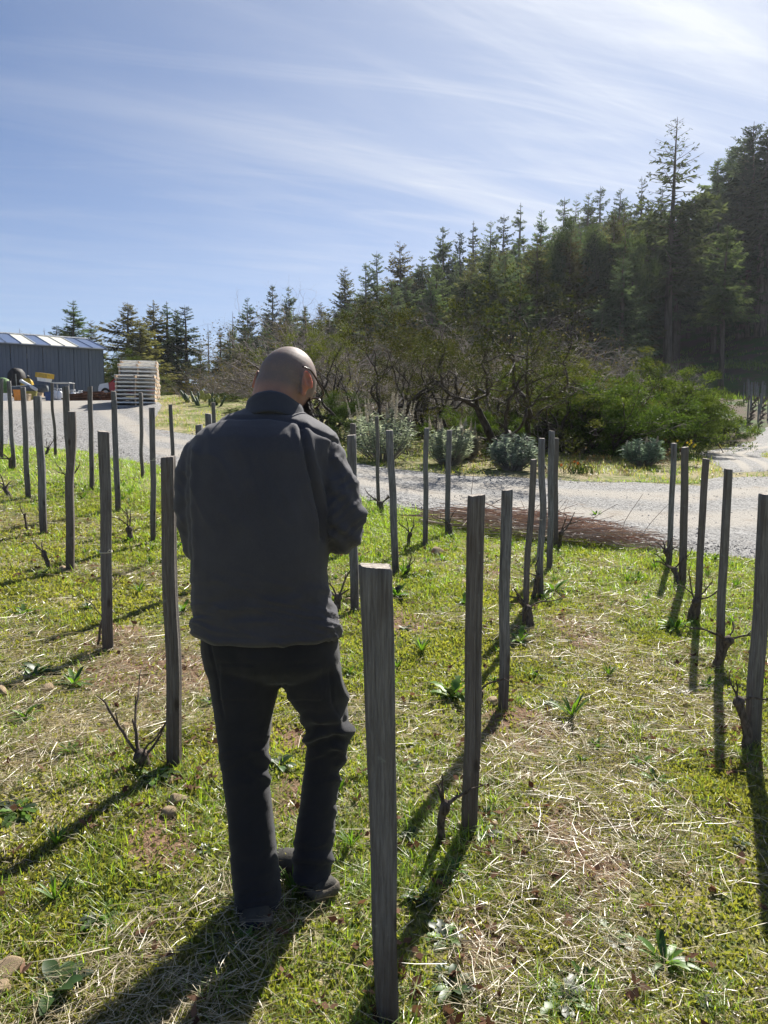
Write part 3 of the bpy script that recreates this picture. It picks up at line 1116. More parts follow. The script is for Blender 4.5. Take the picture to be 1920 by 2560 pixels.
def build_yard():
    # propane cylinders
    proto = None
    for i, (px, py, D, s, lab) in enumerate(((137, 1006, 44.5, 1.0, 'white gas cylinder under the left end of the low table'), (150, 1006, 44.0, 1.05, 'taller white gas cylinder under the middle of the low table'),
                                             (184, 1004, 43.5, 1.1, 'white gas cylinder just right of the low table'), (192, 1006, 43.0, 0.92, 'grey-white gas cylinder in front of its row beside the table'),
                                             (202, 1004, 43.6, 1.05, 'white gas cylinder next to the lumber pile'), (217, 1003, 44.5, 0.85, 'small white gas cylinder behind the lumber pile'),
                                             (231, 1003, 44.8, 0.85, 'rightmost white gas cylinder behind the lumber pile'))):
        p = ground_px(px, py, D)
        if proto is None:
            proto = o = empty('gas_cylinder')
            b = MB()
            lathe(b, [(0.12, 0.03), (0.15, 0.05), (0.16, 0.12), (0.16, 0.36), (0.14, 0.43), (0.08, 0.475), (0.03, 0.485)])
            b.build('tank', 'tank_white', o, True)
            b = MB()
            lathe(b, [(0.12, 0.0), (0.125, 0.0), (0.125, 0.05), (0.118, 0.05)])
            b.build('foot_ring', 'tank_white', o)
            b = MB()
            th = np.linspace(0.4, 2 * math.pi - 0.4, 15)
            for r in (0.11,):
                pts = np.stack([r * np.cos(th), r * np.sin(th), np.full(15, 0.60)], 1)
                b.tube(pts, 0.012, 5)
                for q in (1, 5, 9, 13):
                    b.tube([pts[q] - (0, 0, 0.16), pts[q]], 0.012, 5)
            b.build('collar', 'tank_white', o)
            b = MB()
            lathe(b, [(0.022, 0.48), (0.022, 0.54), (0.035, 0.54), (0.035, 0.57)], 8)
            b.build('valve', 'metal_grey', o)
        else:
            o = copy_tree(proto)
        o.location = p
        o.scale = (s, s, s * 1.05)
        o.rotation_euler = (0, 0, i * 1.3)
        tag(o, lab, 'gas cylinder', 'gas cylinders by the shed')
    # low table with a thin top
    a, b_ = ground_px(136, 1000, 45.0), ground_px(182, 1000, 45.0)
    t = empty('work_table', (a + b_) / 2)
    tag(t, 'low table with thin pale top standing over gas cylinders', 'table')
    Lh = (b_[0] - a[0]) / 2
    m = MB()
    m.box((-Lh, -0.4, 0.93), (Lh, 0.4, 0.97))
    m.build('table_top', 'trim_light', t)
    for sx in (-1, 1):
        for sy in (-1, 1):
            m = MB()
            m.box((sx * (Lh - 0.05) - 0.025, sy * 0.35 - 0.025, 0), (sx * (Lh - 0.05) + 0.025, sy * 0.35 + 0.025, 0.93))
            m.build('leg', 'metal_grey', t)
    # lumber pile
    a, b_ = ground_px(172, 1012, 40.5), ground_px(280, 1012, 39.5)
    t = empty('lumber_pile', (a + b_) / 2)
    tag(t, 'low pile of dark reddish brown boards on the gravel', 'lumber pile')
    half = np.linalg.norm(b_ - a) / 2
    for i in range(64):
        lay = int(i / 12)
        L = half * random.uniform(0.55, 1.0) * (1 - 0.07 * lay)
        xo = random.uniform(-1, 1) * (half - L) + 0.12 * half * (lay / 5)
        yo = random.uniform(-0.9, 0.9) * (1 - 0.12 * lay)
        Mx = Matrix.Translation((xo, yo, 0.02 + lay * 0.105 + random.uniform(0, 0.03))) @ Euler((random.uniform(-.1, .1), random.uniform(-.05, .05) * (1 + lay * 0.25), random.uniform(-.16, .16) * (1 + .2 * lay))).to_matrix().to_4x4()
        m = MB()
        wd = random.uniform(0.05, 0.11)
        m.box((-L, -wd, 0), (L, wd, random.uniform(0.03, 0.06)), Mx)
        m.build('board', 'lumber', t)
    # dark culvert pipe lying along the wall
    a, b_ = ground_px(28, 1000, 45.5), ground_px(120, 1000, 45.8)
    t = empty('culvert_pipe', (a + b_) / 2 + np.array([0, 0, 0.55]))
    tag(t, 'long dark grey culvert pipe lying on blocks before the shed', 'pipe')
    d = (b_ - a) / 2
    m = MB()
    pts = [-d * (1 - q / 13) + d * (q / 13) for q in range(14)]
    m.tube(pts, [0.24 + 0.02 * (q % 2) for q in range(14)], 14)
    m.build('barrel', 'dark_pipe', t, True)
    for s in (-0.6, 0.55):
        m = MB()
        m.box((d[0] * s - 0.15, -0.3, -0.75), (d[0] * s + 0.15, 0.3, -0.2))
        m.build('block', 'tan_plastic', t)
    # bins and buckets
    def bin_(name, px, py, D, w, h, mat, lab, taper=0.85, lid=None, z=0.0, tilt=0.0, cat='bin'):
        p = ground_px(px, py, D)
        t = empty(name, p + np.array([0, 0, z]), random.uniform(-.3, .3))
        t.rotation_euler[1] = tilt
        m = MB()
        def rect(s, zz):
            a = w / 2 * s
            b2 = w / 2 * s * 0.85
            r = 0.12 * a
            return [(-a + r, -b2, zz), (a - r, -b2, zz), (a, -b2 + r, zz), (a, b2 - r, zz), (a - r, b2, zz), (-a + r, b2, zz), (-a, b2 - r, zz), (-a, -b2 + r, zz)]
        m.loft([rect(taper, 0), rect(1, h), rect(0.93, h), rect(taper * 0.93, 0.04)], False)
        m.add(rect(taper * 0.93, 0.04), [np.array([[0, 1, 2, 3, 4, 5, 6, 7]])])
        m.build('shell', mat, t)
        m = MB()
        m.loft([rect(1.05, h - 0.06), rect(1.05, h + 0.01), rect(0.94, h + 0.01), rect(0.94, h - 0.06)], False)
        m.build('rim', lid or mat, t)
        return tag(t, lab, cat)
    bin_('plastic_crate', 46, 1006, 43.0, 0.42, 0.62, 'orange_plastic', 'upright orange plastic bin beside the grey pipe')
    bin_('white_bucket', 16, 1013, 41.5, 0.5, 0.55, 'tank_white', 'white tub with open top at the far left of the yard', cat='bucket')
    bin_('olive_bin', 80, 1004, 43.4, 0.55, 0.48, 'olive_plastic', 'olive yellow round-cornered bin under the grey pipe')
    bin_('blue_bin', 124, 1004, 43.0, 0.4, 0.5, 'blue_plastic', 'dark blue bin left of the gas cylinders')
    bin_('tan_tub', 68, 1010, 42.4, 0.38, 0.42, 'tan_plastic', 'small tan tub in front of the grey pipe', cat='tub')
    # yellow hopper tilted on top of the pipe
    t = bin_('yellow_hopper', 113, 1000, 46.0, 0.78, 0.5, 'tank_white', 'tilted hopper with yellow upper half and white lower half', 0.8, 'yellow_paint', 0.95, 0.14, 'hopper')
    m = MB()
    m.box((-0.405, -0.345, 0.22), (0.405, 0.345, 0.51))
    m.build('yellow_band', 'yellow_paint', t)
    # slanted white pipe
    p0, p1 = P3(54, 953, 46.2), P3(91, 974, 45.2)
    o = empty('white_chute', p1)
    m = MB()
    m.tube([p0 - p1, (p0 - p1) * 0.5, np.zeros(3)], [0.10, 0.10, 0.10], 10)
    m.build('tube', 'tank_white', o, True)
    m = MB()
    m.tube([(p0 - p1) * 0.985, (p0 - p1) * 1.03], 0.125, 10)
    m.build('rim', 'trim_light', o, True)
    tag(o, 'white pipe leaning down across the yellow and black machine', 'pipe')
    # yellow and black machine (small tractor seen from behind)
    p = ground_px(70, 1000, 47.0)
    t = empty('small_tractor', p, 0.3)
    t.scale = (0.72, 0.72, 0.9)
    tag(t, 'yellow machine with black parts parked against the shed wall', 'tractor')
    m = MB()
    m.loft([[(-.45, -.6, z), (.45, -.6, z), (.5, .5, z), (-.5, .5, z)] for z in (.55, .9)] + [[(-.4, -.5, 1.15), (.4, -.5, 1.15), (.42, .4, 1.2), (-.42, .4, 1.2)], [(-.22, -.3, 1.36), (.26, -.3, 1.36), (.26, .1, 1.34), (-.22, .1, 1.34)]])
    m.build('hood', 'yellow_paint', t)
    m = MB()
    m.tube([(0, 0, 1.1), (.1, -.1, 1.45), (0.15, -.15, 1.55)], 0.1, 8)
    m.build('seat_post', 'machine_black', t)
    for sx in (-1, 1):
        m = MB()
        m.tube([(sx * .52, 0, .45), (sx * .75, 0, .45)], 0.45, 16)
        m.build('wheel', 'tyre', t)
    # dark covered implement
    p = ground_px(44, 1000, 49.0)
    t = empty('covered_implement', p, -0.2)
    tag(t, 'tall black covered implement standing against the shed wall', 'implement')
    m = MB()
    lathe(m, [(0.62, 0.0), (0.6, 0.6), (0.56, 1.2), (0.50, 1.6), (0.34, 1.86), (0.1, 1.93)], 12)
    me = m.mesh('cover', True)
    v, n = get_co(me)
    set_co(me, v + n * (0.12 * (vnoise(v[:, 0] * 4, v[:, 1] * 4, v[:, 2] * 3, 5) - 0.5))[:, None])
    link('cover', me, 'machine_black', t)
    m = MB()
    m.tube([(0.3, -0.4, 0), (0.34, -0.5, 1.5)], 0.04, 6)
    m.build('drawbar', 'metal_grey', t)
    p = ground_px(10, 1000, 46.5)
    t = empty('covered_barrel', p)
    tag(t, 'rounded green covered barrel at the left edge of the yard', 'barrel')
    m = MB()
    lathe(m, [(0.32, 0.2), (0.38, 0.5), (0.40, 0.9), (0.33, 1.2), (0.12, 1.3)], 14)
    m.build('drum', 'green_cover', t, True)
    m = MB()
    m.box((-.4, -.3, 0), (.4, .3, .2))
    m.build('plinth', 'tan_plastic', t)
    # red car behind the pallets
    p = ground_px(291, 1000, 43.0)
    t = empty('parked_car', p, R(8))
    t.scale = (0.8, 0.8, 0.95)
    tag(t, 'red car with white front fender parked behind the pallets', 'car')
    prof = [(-1.0, .3), (-1.02, .62), (-0.92, .86), (-.25, .98), (.3, 1.38), (1.5, 1.42), (2.1, 1.05), (2.6, .98), (2.65, .35)]
    def side(y, k=1.0):
        return [(x, y, z * k) for x, z in prof]
    m = MB()
    m.loft([side(-.72, .96), side(-.8), side(.8), side(.72, .96)])
    m.build('body', 'car_red', t, False)
    m = MB()
    m.loft([[(x, y, z) for x, z in [(-1.02, .36), (-1.04, .62), (-.93, .87), (-.35, .97), (-.30, .36)]] for y in (-.815, .815)])
    m.build('fender', 'car_white', t)
    m = MB()
    m.loft([[(x, y, z) for x, z in [(-.05, 1.0), (.36, 1.32), (.85, 1.34), (.85, 1.0)]] for y in (-.81, -.79)])
    m.loft([[(x, y, z) for x, z in [(.93, 1.0), (.93, 1.34), (1.45, 1.36), (1.9, 1.05)]] for y in (-.81, -.79)])
    m.build('side_window', 'car_glass', t)
    for x in (-.55, 1.95):
        for sy in (-1, 1):
            m = MB()
            m.tube([(x, sy * .62, .33), (x, sy * .84, .33)], .33, 18)
            w = m.build('wheel', 'tyre', t, False)
            m = MB()
            m.tube([(x, sy * .80, .33), (x, sy * .85, .33)], .20, 14)
            m.build('rim', 'metal_grey', w)
    m = MB()
    m.box((-1.03, -.7, .66), (-.98, -.42, .78))
    m.build('headlight', 'trim_light', t)


build_yard()


# ------------------------------------------------------------------ vineyard stakes
SLAB = dict(
    L1='weathered stake cut by the left edge of the picture', L2='slim weathered stake second from the left edge, before the white tub', L3='pale-sided weathered stake third from the left edge with a knobbly vine',
    L4='dark weathered stake fourth from the left edge, before the olive bin', L5='thin crooked stake under the yellow hopper, near the road edge', L6='broad-topped stake half hidden behind a nearer wavy stake under the shed',
    L7='wavy-sided dark stake with a round stone at its foot', L8='squared stake bound with pale twine, left of the man', L9='stake in front of the gas cylinders with a forked vine',
    L10='stake before the lumber pile, in front of a thinner one', L11='thin stake top showing behind the stake before the lumber pile', L12='thin stake in front of the pallet stacks',
    L13='stake just right of the pallet stacks with straw at its foot', L14='thin stake against the grassy bank, above a nearer stake', L15='tall grooved stake closest to the man on his left side',
    L16='stake top touching the outline of the left shoulder, lowest of three', L17='stake top at the left shoulder, middle one of three', L18='thin stake top at the left shoulder, highest of three',
    M1='stake right behind the right elbow of the man', M2='thin stake top directly behind the stake at the right elbow', M3='thin stake in front of the pale shrub with spires',
    M4='leaning stake just above the foreground stake', M5='stake with an earth mound at its foot, left of the brush pile', M6='stake at the left end of the brush pile',
    M7='thick flat-topped stake in the foreground right of the man', M8='stake with a long dark split, right of the foreground stake', M9='plain squared stake directly behind the split stake',
    R1='stake tilted to the right in front of the brush pile', R2='stake with a kink low down, middle of the close trio', R3='tallest stake of the close trio before the brush pile', R4='stake half hidden behind the tallest of the close trio',
    R5='farthest stake of the right-hand row, at the road edge', R6='second farthest stake of the right-hand row, with a side groove', R7='third farthest stake of the right-hand row', R8='second nearest stake of the right-hand row with a two-armed vine',
    R9='nearest stake of the right-hand row, cut by the right edge')
STAKE_AT = {}


def build_stake(k, base, top, wid, near, seed):
    r_ = np.random.default_rng(seed)
    n = 40 if near else 20
    m = 44 if near else 18
    h = top[2] - base[2]
    th = np.arange(n) / n * 2 * math.pi
    yaw = {'L8': 0.42, 'M8': 0.30, 'M7': 0.10, 'L15': 0.05, 'R8': 0.35, 'L10': 0.3, 'L3': 0.3}.get(k, r_.uniform(-0.35, 0.45))
    asp = {'M7': 0.62, 'M8': 0.8, 'L8': 0.8}.get(k, r_.uniform(0.7, 1.0))
    e = 7.0
    c, s = np.cos(th), np.sin(th)
    rr = (np.abs(c) ** e + np.abs(s) ** e) ** (-1 / e)
    skew = 1 + 0.07 * np.cos(3 * th + r_.uniform(0, 6)) + 0.05 * np.cos(2 * th + r_.uniform(0, 6))
    crack = np.zeros(n)
    for q in range(3 if near else 1):
        a0 = r_.uniform(0, 2 * math.pi)
        crack = crack + np.exp(-(((th - a0 + math.pi) % (2 * math.pi) - math.pi) / (0.07 if near else 0.13)) ** 2) * r_.uniform(0.08, 0.2)
    if k == 'M8':
        a0 = -math.pi / 2 + 0.62 - yaw
        crack = np.exp(-(((th - a0 + math.pi) % (2 * math.pi) - math.pi) / 0.06) ** 2) * 0.35
    taper = {'M7': 0.72, 'M8': 0.96, 'L15': 1.08}.get(k, r_.uniform(0.92, 1.06))
    wob = {'L7': 0.010, 'L5': 0.012, 'R2': 0.012, 'M5': 0.008, 'L12': 0.012}.get(k, 0.005)
    hw = wid / 2 / (abs(math.cos(yaw)) + asp * abs(math.sin(yaw)))
    rings = []
    zz = np.concatenate([[-0.25, -0.05], np.linspace(0.02, h, m)])
    off = np.array([top[0] - base[0], top[1] - base[1]])
    for z in zz:
        t = np.clip(z / h, 0, 1)
        sc = 1 * t + taper * (1 - t)
        g = 0.035 * (vnoise(th * 9, np.full(n, z * 1.2), None, seed) - 0.5) * 2 if near else 0.03 * (vnoise(th * 4, np.full(n, z * 1.5), None, seed) - 0.5) * 2
        rad = hw * sc * rr * skew * (1 - crack * (0.5 + 0.5 * math.sin(z * 5 + seed))) * (1 + g)
        lx, ly = rad * c, rad * s * asp
        yy = yaw + 0.10 * math.sin(z * 1.3 + seed) * (0.6 if near else 1)
        wx = wob * math.sin(z * 4.2 + seed * 1.7) + 0.5 * wob * math.sin(z * 9 + seed)
        x = lx * math.cos(yy) - ly * math.sin(yy) + off[0] * z / h + wx * t * (1 - t) * 4
        y = lx * math.sin(yy) + ly * math.cos(yy) + off[1] * z / h
        rings.append(np.stack([x, y, np.full(n, z)], 1))
    # slightly sloping, chipped sawn top
    tip = rings[-1]
    sl = r_.uniform(-0.16, 0.16)
    tip[:, 2] += sl * (tip[:, 0] - tip[:, 0].mean()) + 0.10 * (tip[:, 1] - tip[:, 1].mean()) + 0.0016 * (r_.random(n) - 0.5)
    ctr = tip.mean(0)
    inner = ctr + (tip - ctr) * 0.9
    inner[:, 2] += 0.004
    root = empty('vineyard_stake', base)
    b = MB()
    b.loft(rings + [inner], False)
    b.build('shaft', 'stake_wood', root, True)
    b = MB()
    b.loft([inner + (0, 0, 0.0), ctr + (inner - ctr) * 0.5 + (0, 0, 0.001)], False)
    b.add(np.vstack([ctr + (inner - ctr) * 0.5 + (0, 0, 0.001)]), [np.arange(n)[None, :]])
    b.build('sawn_top', 'end_grain', root, True)
    if k in ('L8', 'L13', 'R2', 'M1'):
        b = MB()
        zt = {'L8': 0.46, 'L13': 0.62, 'R2': 0.5, 'M1': 0.55}[k] * h
        a = np.linspace(0, 2 * math.pi, 25)
        e2 = (np.abs(np.cos(a)) ** 7 + np.abs(np.sin(a)) ** 7) ** (-1 / 7)
        px_ = hw * 1.09 * e2 * np.cos(a)
        py_ = hw * 1.09 * e2 * np.sin(a) * asp
        b.tube(np.stack([px_ * math.cos(yaw) - py_ * math.sin(yaw) + off[0] * zt / h, px_ * math.sin(yaw) + py_ * math.cos(yaw) + off[1] * zt / h, zt + 0.006 * np.sin(a)], 1), 0.0026, 5)
        q = np.array([hw * 1.0, -hw * asp, zt])
        b.tube([q, q + (0.012, -0.006, 0.012), q + (0.022, -0.004, 0.003)], 0.0026, 4)
        b.build('twine_tie', 'twine', root)
    tag(root, SLAB[k], 'stake', 'wooden stakes of the near vineyard')
    STAKE_AT[k] = (np.array(base), hw)


for i, (k, (tx, ty, bx, by, w)) in enumerate(POSTS.items()):
    b = hit(bx, by)
    r = ray(tx, ty)
    top = np.array([r[0] / r[1] * b[1], b[1], CAMZ + r[2] / r[1] * b[1]])
    build_stake(k, b, top, w / FPX * b[1] * 0.985, b[1] < 5.6, 100 + i)
for i, (k, (tx, ty, w)) in enumerate(HIDDEN.items()):
    r = ray(tx, ty)
    ds = np.linspace(4, 16, 600)
    hgt = CAMZ + r[2] / r[1] * ds - terrain(r[0] / r[1] * ds, ds)
    j = np.nonzero(hgt <= HSTK)[0]
    j = [q for q in j if ds[q] > 5.5][0]
    D = ds[j]
    x = r[0] / r[1] * D
    zb = float(terrain(np.array([x]), np.array([D]))[0])
    build_stake(k, np.array([x + 0.01, D, zb]), np.array([x, D, zb + hgt[j]]), w / FPX * D, False, 300 + i)


# ------------------------------------------------------------------ pruned vines at the foot of the stakes
def gnarl(p0, d, L, r0, r1, seed, n=9, wob=0.25):
    r_ = np.random.default_rng(seed)
    pts, p, d = [np.array(p0, float)], np.array(p0, float), unit(d)
    for i in range(n - 1):
        d = unit(d + r_.normal(size=3) * wob)
        p = p + d * L / (n - 1)
        pts.append(p.copy())
    t = np.linspace(0, 1, n)
    rad = (r0 * (1 - t) + r1 * t) * (1 + 0.28 * (r_.random(n) - 0.5))
    return np.array(pts), rad, d


def build_vine(k, dx, dy, trunk_h, arms, lab, trunk_r=0.026, lean=(0, 0)):
    trunk_r *= 0.64
    trunk_h *= 0.72
    arms = [(a, b, c, L * 0.74, r * 0.72) for a, b, c, L, r in arms]
    base, hw = STAKE_AT[k]
    p = np.array([base[0] + dx, base[1] + dy, 0])
    p[2] = float(gz(p[:1], p[1:2])[0]) - 0.03
    seed = abs(hash((round(dx, 3), k[0], int(k[1:])))) % 9999 if False else sum(ord(c) for c in k) * 7
    root = empty('grape_vine', p)
    b = MB()
    pts, rad, d = gnarl((0, 0, 0), (lean[0], lean[1], 1), trunk_h + 0.03, trunk_r * 1.35, trunk_r * 1.05, seed, 10, 0.13)
    b.tube(pts, rad, 9)
    # knobbly head
    hd = pts[-1]
    b.tube([hd + (0, 0, -.03), hd + (0, 0, -.012), hd + (0.004, 0, .012), hd + (0, 0, .026)], [trunk_r * .9, trunk_r * 1.5, trunk_r * 1.35, trunk_r * .4], 9)
    b.build('trunk', 'vine_bark', root, True)
    for i, (ax, ay, az, L, r) in enumerate(arms):
        b = MB()
        q, rad, d = gnarl(hd, (ax, ay, az), L, r, r * 0.62, seed + 31 * (i + 1), 8, 0.16)
        b.tube(q, rad, 7)
        r_ = np.random.default_rng(seed + i)
        for j in range(2):
            d2 = unit(d + r_.normal(size=3) * 0.45 + np.array([0, 0, 0.5]))
            l2 = L * r_.uniform(0.15, 0.35)
            qq, rd, _ = gnarl(q[-1 - 3 * j], d2, l2, r * 0.45, r * 0.36, seed + 7 * i + j, 4, 0.1)
            b.tube(qq, rd, 6)
        b.build('arm', 'vine_bark', root, True)
    tag(root, lab, 'vine', 'pruned vines at the stakes')


V = build_vine
V('L1', -0.02, -0.12, 0.22, [(1, 0, .9, .2, .012), (-.8, 0, 1, .2, .012)], 'pruned vine at the stake on the left picture edge')
V('L2', -0.02, -0.06, 0.22, [(-1, 0, .45, .26, .013), (-1, 0, .9, .30, .011), (.4, 0, 1, .10, .012)], 'pruned vine with arms to the left at the second stake from the edge')
V('L3', -0.19, 0.0, 0.20, [(-.8, 0, 1, .16, .014), (-.5, 0.2, 1.2, .24, .011), (.5, 0, 1, .12, .013)], 'knobbly dark vine stump left of the pale-sided stake', 0.034)
V('L4', -0.16, 0.0, 0.20, [(-.6, 0, 1, .16, .008), (.3, 0, 1, .05, .008)], 'thin upright vine in a grass tuft left of the fourth stake', 0.012)
V('L5', -0.14, -0.05, 0.18, [(-.9, 0, 1, .25, .013), (.9, 0, 1, .28, .013), (0, 0, 1, .14, .01), (-.4, 0, .8, .2, .01)], 'dark many-armed vine left of the thin crooked stake', 0.03)
V('L6', 0.10, -0.35, 0.18, [(-1, 0, .3, .18, .012), (-.8, 0, 1, .26, .01)], 'vine with a long left arm beyond the wavy-sided stake')
V('L7', -0.15, -0.03, 0.20, [(-.6, 0, 1, .10, .011), (-.9, 0, .9, .16, .010), (.1, 0, 1, .12, .009)], 'reddish vine leaning left beside the round stone', 0.022, (-.25, 0))
V('L8', -0.07, 0.02, 0.26, [(-.35, 0, 1, .28, .0045), (-.1, 0, 1, .38, .004)], 'thin young vine with two long shoots left of the twine-bound stake', 0.010)
V('L9', -0.22, 0.0, 0.26, [(-.7, 0, 1.3, .24, .014), (.9, 0, 1.1, .22, .014), (.2, 0, 1, .1, .01)], 'forked vine left of the stake before the gas cylinders', 0.026)
V('L10', -0.12, -0.02, 0.14, [(-.1, 0, 1, .2, .009), (.5, 0, .6, .1, .011)], 'low blackish vine stump at the stake before the lumber pile', 0.035)
V('L13', -0.21, 0.0, 0.16, [(-.8, 0, 1, .28, .009), (-.25, 0, 1.2, .26, .009), (.15, 0, 1.2, .24, .010), (.5, 0, 1.2, .30, .008)], 'four-pronged vine on a straw mound right of the pallets', 0.036)
V('L15', -0.10, -0.02, 0.08, [(-.95, -.1, .95, .36, .010), (-.35, 0, 1.0, .40, .0085), (-.3, 0.1, .5, .16, .014), (.55, -.1, .35, .16, .009), (.5, .1, .9, .26, .007)], 'vine with long cut canes among stones at the grooved stake', 0.034)
V('M1', -0.12, -0.03, 0.16, [(-.9, 0, 1, .24, .011), (-.55, 0, 1.1, .26, .010), (.35, 0, 1.2, .34, .011), (.5, 0, .5, .12, .013), (-.9, .3, .6, .18, .010)], 'stout pruned vine behind the right elbow of the man', 0.032)
V('M3', 0.05, -0.12, 0.16, [(-1, 0, .7, .34, .013), (.9, 0, .9, .28, .016), (.7, 0, .4, .2, .014), (-.6, 0, .4, .22, .012)], 'wide dark vine before the stake at the pale spired shrub', 0.034)
V('M5', -0.17, -0.05, 0.18, [(-.9, 0, .8, .24, .010), (-.3, 0, 1, .22, .010), (.5, 0, 1, .2, .012)], 'vine in a grass tuft left of the stake with earth mound', 0.026)
V('M4', 0.09, -0.05, 0.10, [(.5, 0, 1, .18, .008), (.9, 0, .8, .14, .008)], 'low vine right of the leaning stake', 0.022)
V('M6', 0.03, -0.08, 0.18, [(-.8, 0, .8, .32, .010), (-1, 0, .3, .28, .009), (.7, 0, 1.2, .24, .010)], 'vine at the stake by the left end of the brush pile', 0.032)
V('M8', -0.11, -0.06, 0.22, [(-.75, 0, 1.1, .09, .012), (-.5, -.2, 1, .14, .008), (.9, -.1, .25, .18, .009), (.4, 0, .5, .08, .012)], 'twisted dark vine left of the split stake', 0.021, (.05, 0))
V('M9', -0.13, 0.0, 0.20, [(-.4, 0, 1, .12, .012), (.5, 0, .9, .22, .009), (-.6, 0, .8, .1, .011)], 'vine between the split stake and the plain squared stake', 0.026)
V('R1', 0.02, -0.10, 0.20, [(-1, 0, .9, .36, .010), (-.7, 0, .9, .24, .011), (.9, 0, .45, .36, .010), (-.5, 0, .3, .16, .014)], 'spreading vine at the foot of the tilted stake', 0.034)
V('R2', -0.07, -0.05, 0.26, [(-.9, 0, .6, .18, .010), (-.6, 0, 1, .2, .009)], 'vine left of the kinked stake', 0.026)
V('R4', 0.02, -0.10, 0.40, [(.8, 0, .7, .3, .014), (.6, 0, 1.2, .34, .011), (.3, 0, 1, .26, .010)], 'tall vine with raised right arm beside the trio of stakes', 0.03)
V('R5', -0.03, -0.08, 0.24, [(-.6, 0, .9, .18, .012), (.9, 0, .3, .16, .014), (.7, 0, .9, .18, .011), (-.3, 0, .4, .12, .014)], 'vine at the farthest stake of the right-hand row', 0.036)
V('R6', -0.06, -0.06, 0.22, [(-1, 0, .35, .34, .012), (-1, 0, .75, .30, .010), (.8, 0, .9, .28, .010)], 'vine with long left arms at the second farthest right-hand stake', 0.032)
V('R7', -0.06, -0.05, 0.26, [(-.8, 0, .75, .34, .009), (-.6, 0, 1.2, .3, .008), (1, 0, .35, .28, .010), (.9, 0, .9, .26, .009)], 'vine with fine shoots at the third farthest right-hand stake', 0.034)
V('R8', -0.05, -0.06, 0.28, [(-1, 0, .65, .34, .011), (1, 0, .28, .28, .010), (.6, 0, 1, .2, .009), (-.5, 0, .3, .16, .014)], 'two-armed vine at the second nearest right-hand stake', 0.040)
V('R9', -0.05, -0.05, 0.34, [(-.5, 0, 1.1, .16, .008), (-.3, 0, 1, .12, .008), (1, 0, .3, .2, .010)], 'vine at the nearest right-hand stake on the picture edge', 0.030)


# ------------------------------------------------------------------ the man, seen from behind
def ring_px(py, xl, xr, D, dep, n=40, e=2.5, roll=0.0):
    a, b = P3(xl, py, D), P3(xr, py, D)
    c = (a + b) / 2
    hw = (b[0] - a[0]) / 2
    th = np.arange(n) / n * 2 * math.pi
    cc, ss = np.cos(th), np.sin(th)
    r = (np.abs(cc) ** e + np.abs(ss) ** e) ** (-1 / e)
    x, y = hw * r * cc, dep * r * ss
    return np.stack([c[0] + x * math.cos(roll) - y * math.sin(roll), c[1] + x * math.sin(roll) + y * math.cos(roll), np.full(n, c[2])], 1)


def smooth_path(P, n):
    return spline(np.asarray(P, float), n)


def ellipsoid(mb, c, r, Rm=None, n=20, m=14):
    th = np.arange(n) / n * 2 * math.pi
    rings = []
    for k in range(1, m):
        a = math.pi * k / m
        q = np.stack([r[0] * math.sin(a) * np.cos(th), r[1] * math.sin(a) * np.sin(th), np.full(n, -r[2] * math.cos(a))], 1)
        if Rm is not None:
            q = q @ np.array(Rm).T
        rings.append(q + np.asarray(c))
    mb.loft(rings)


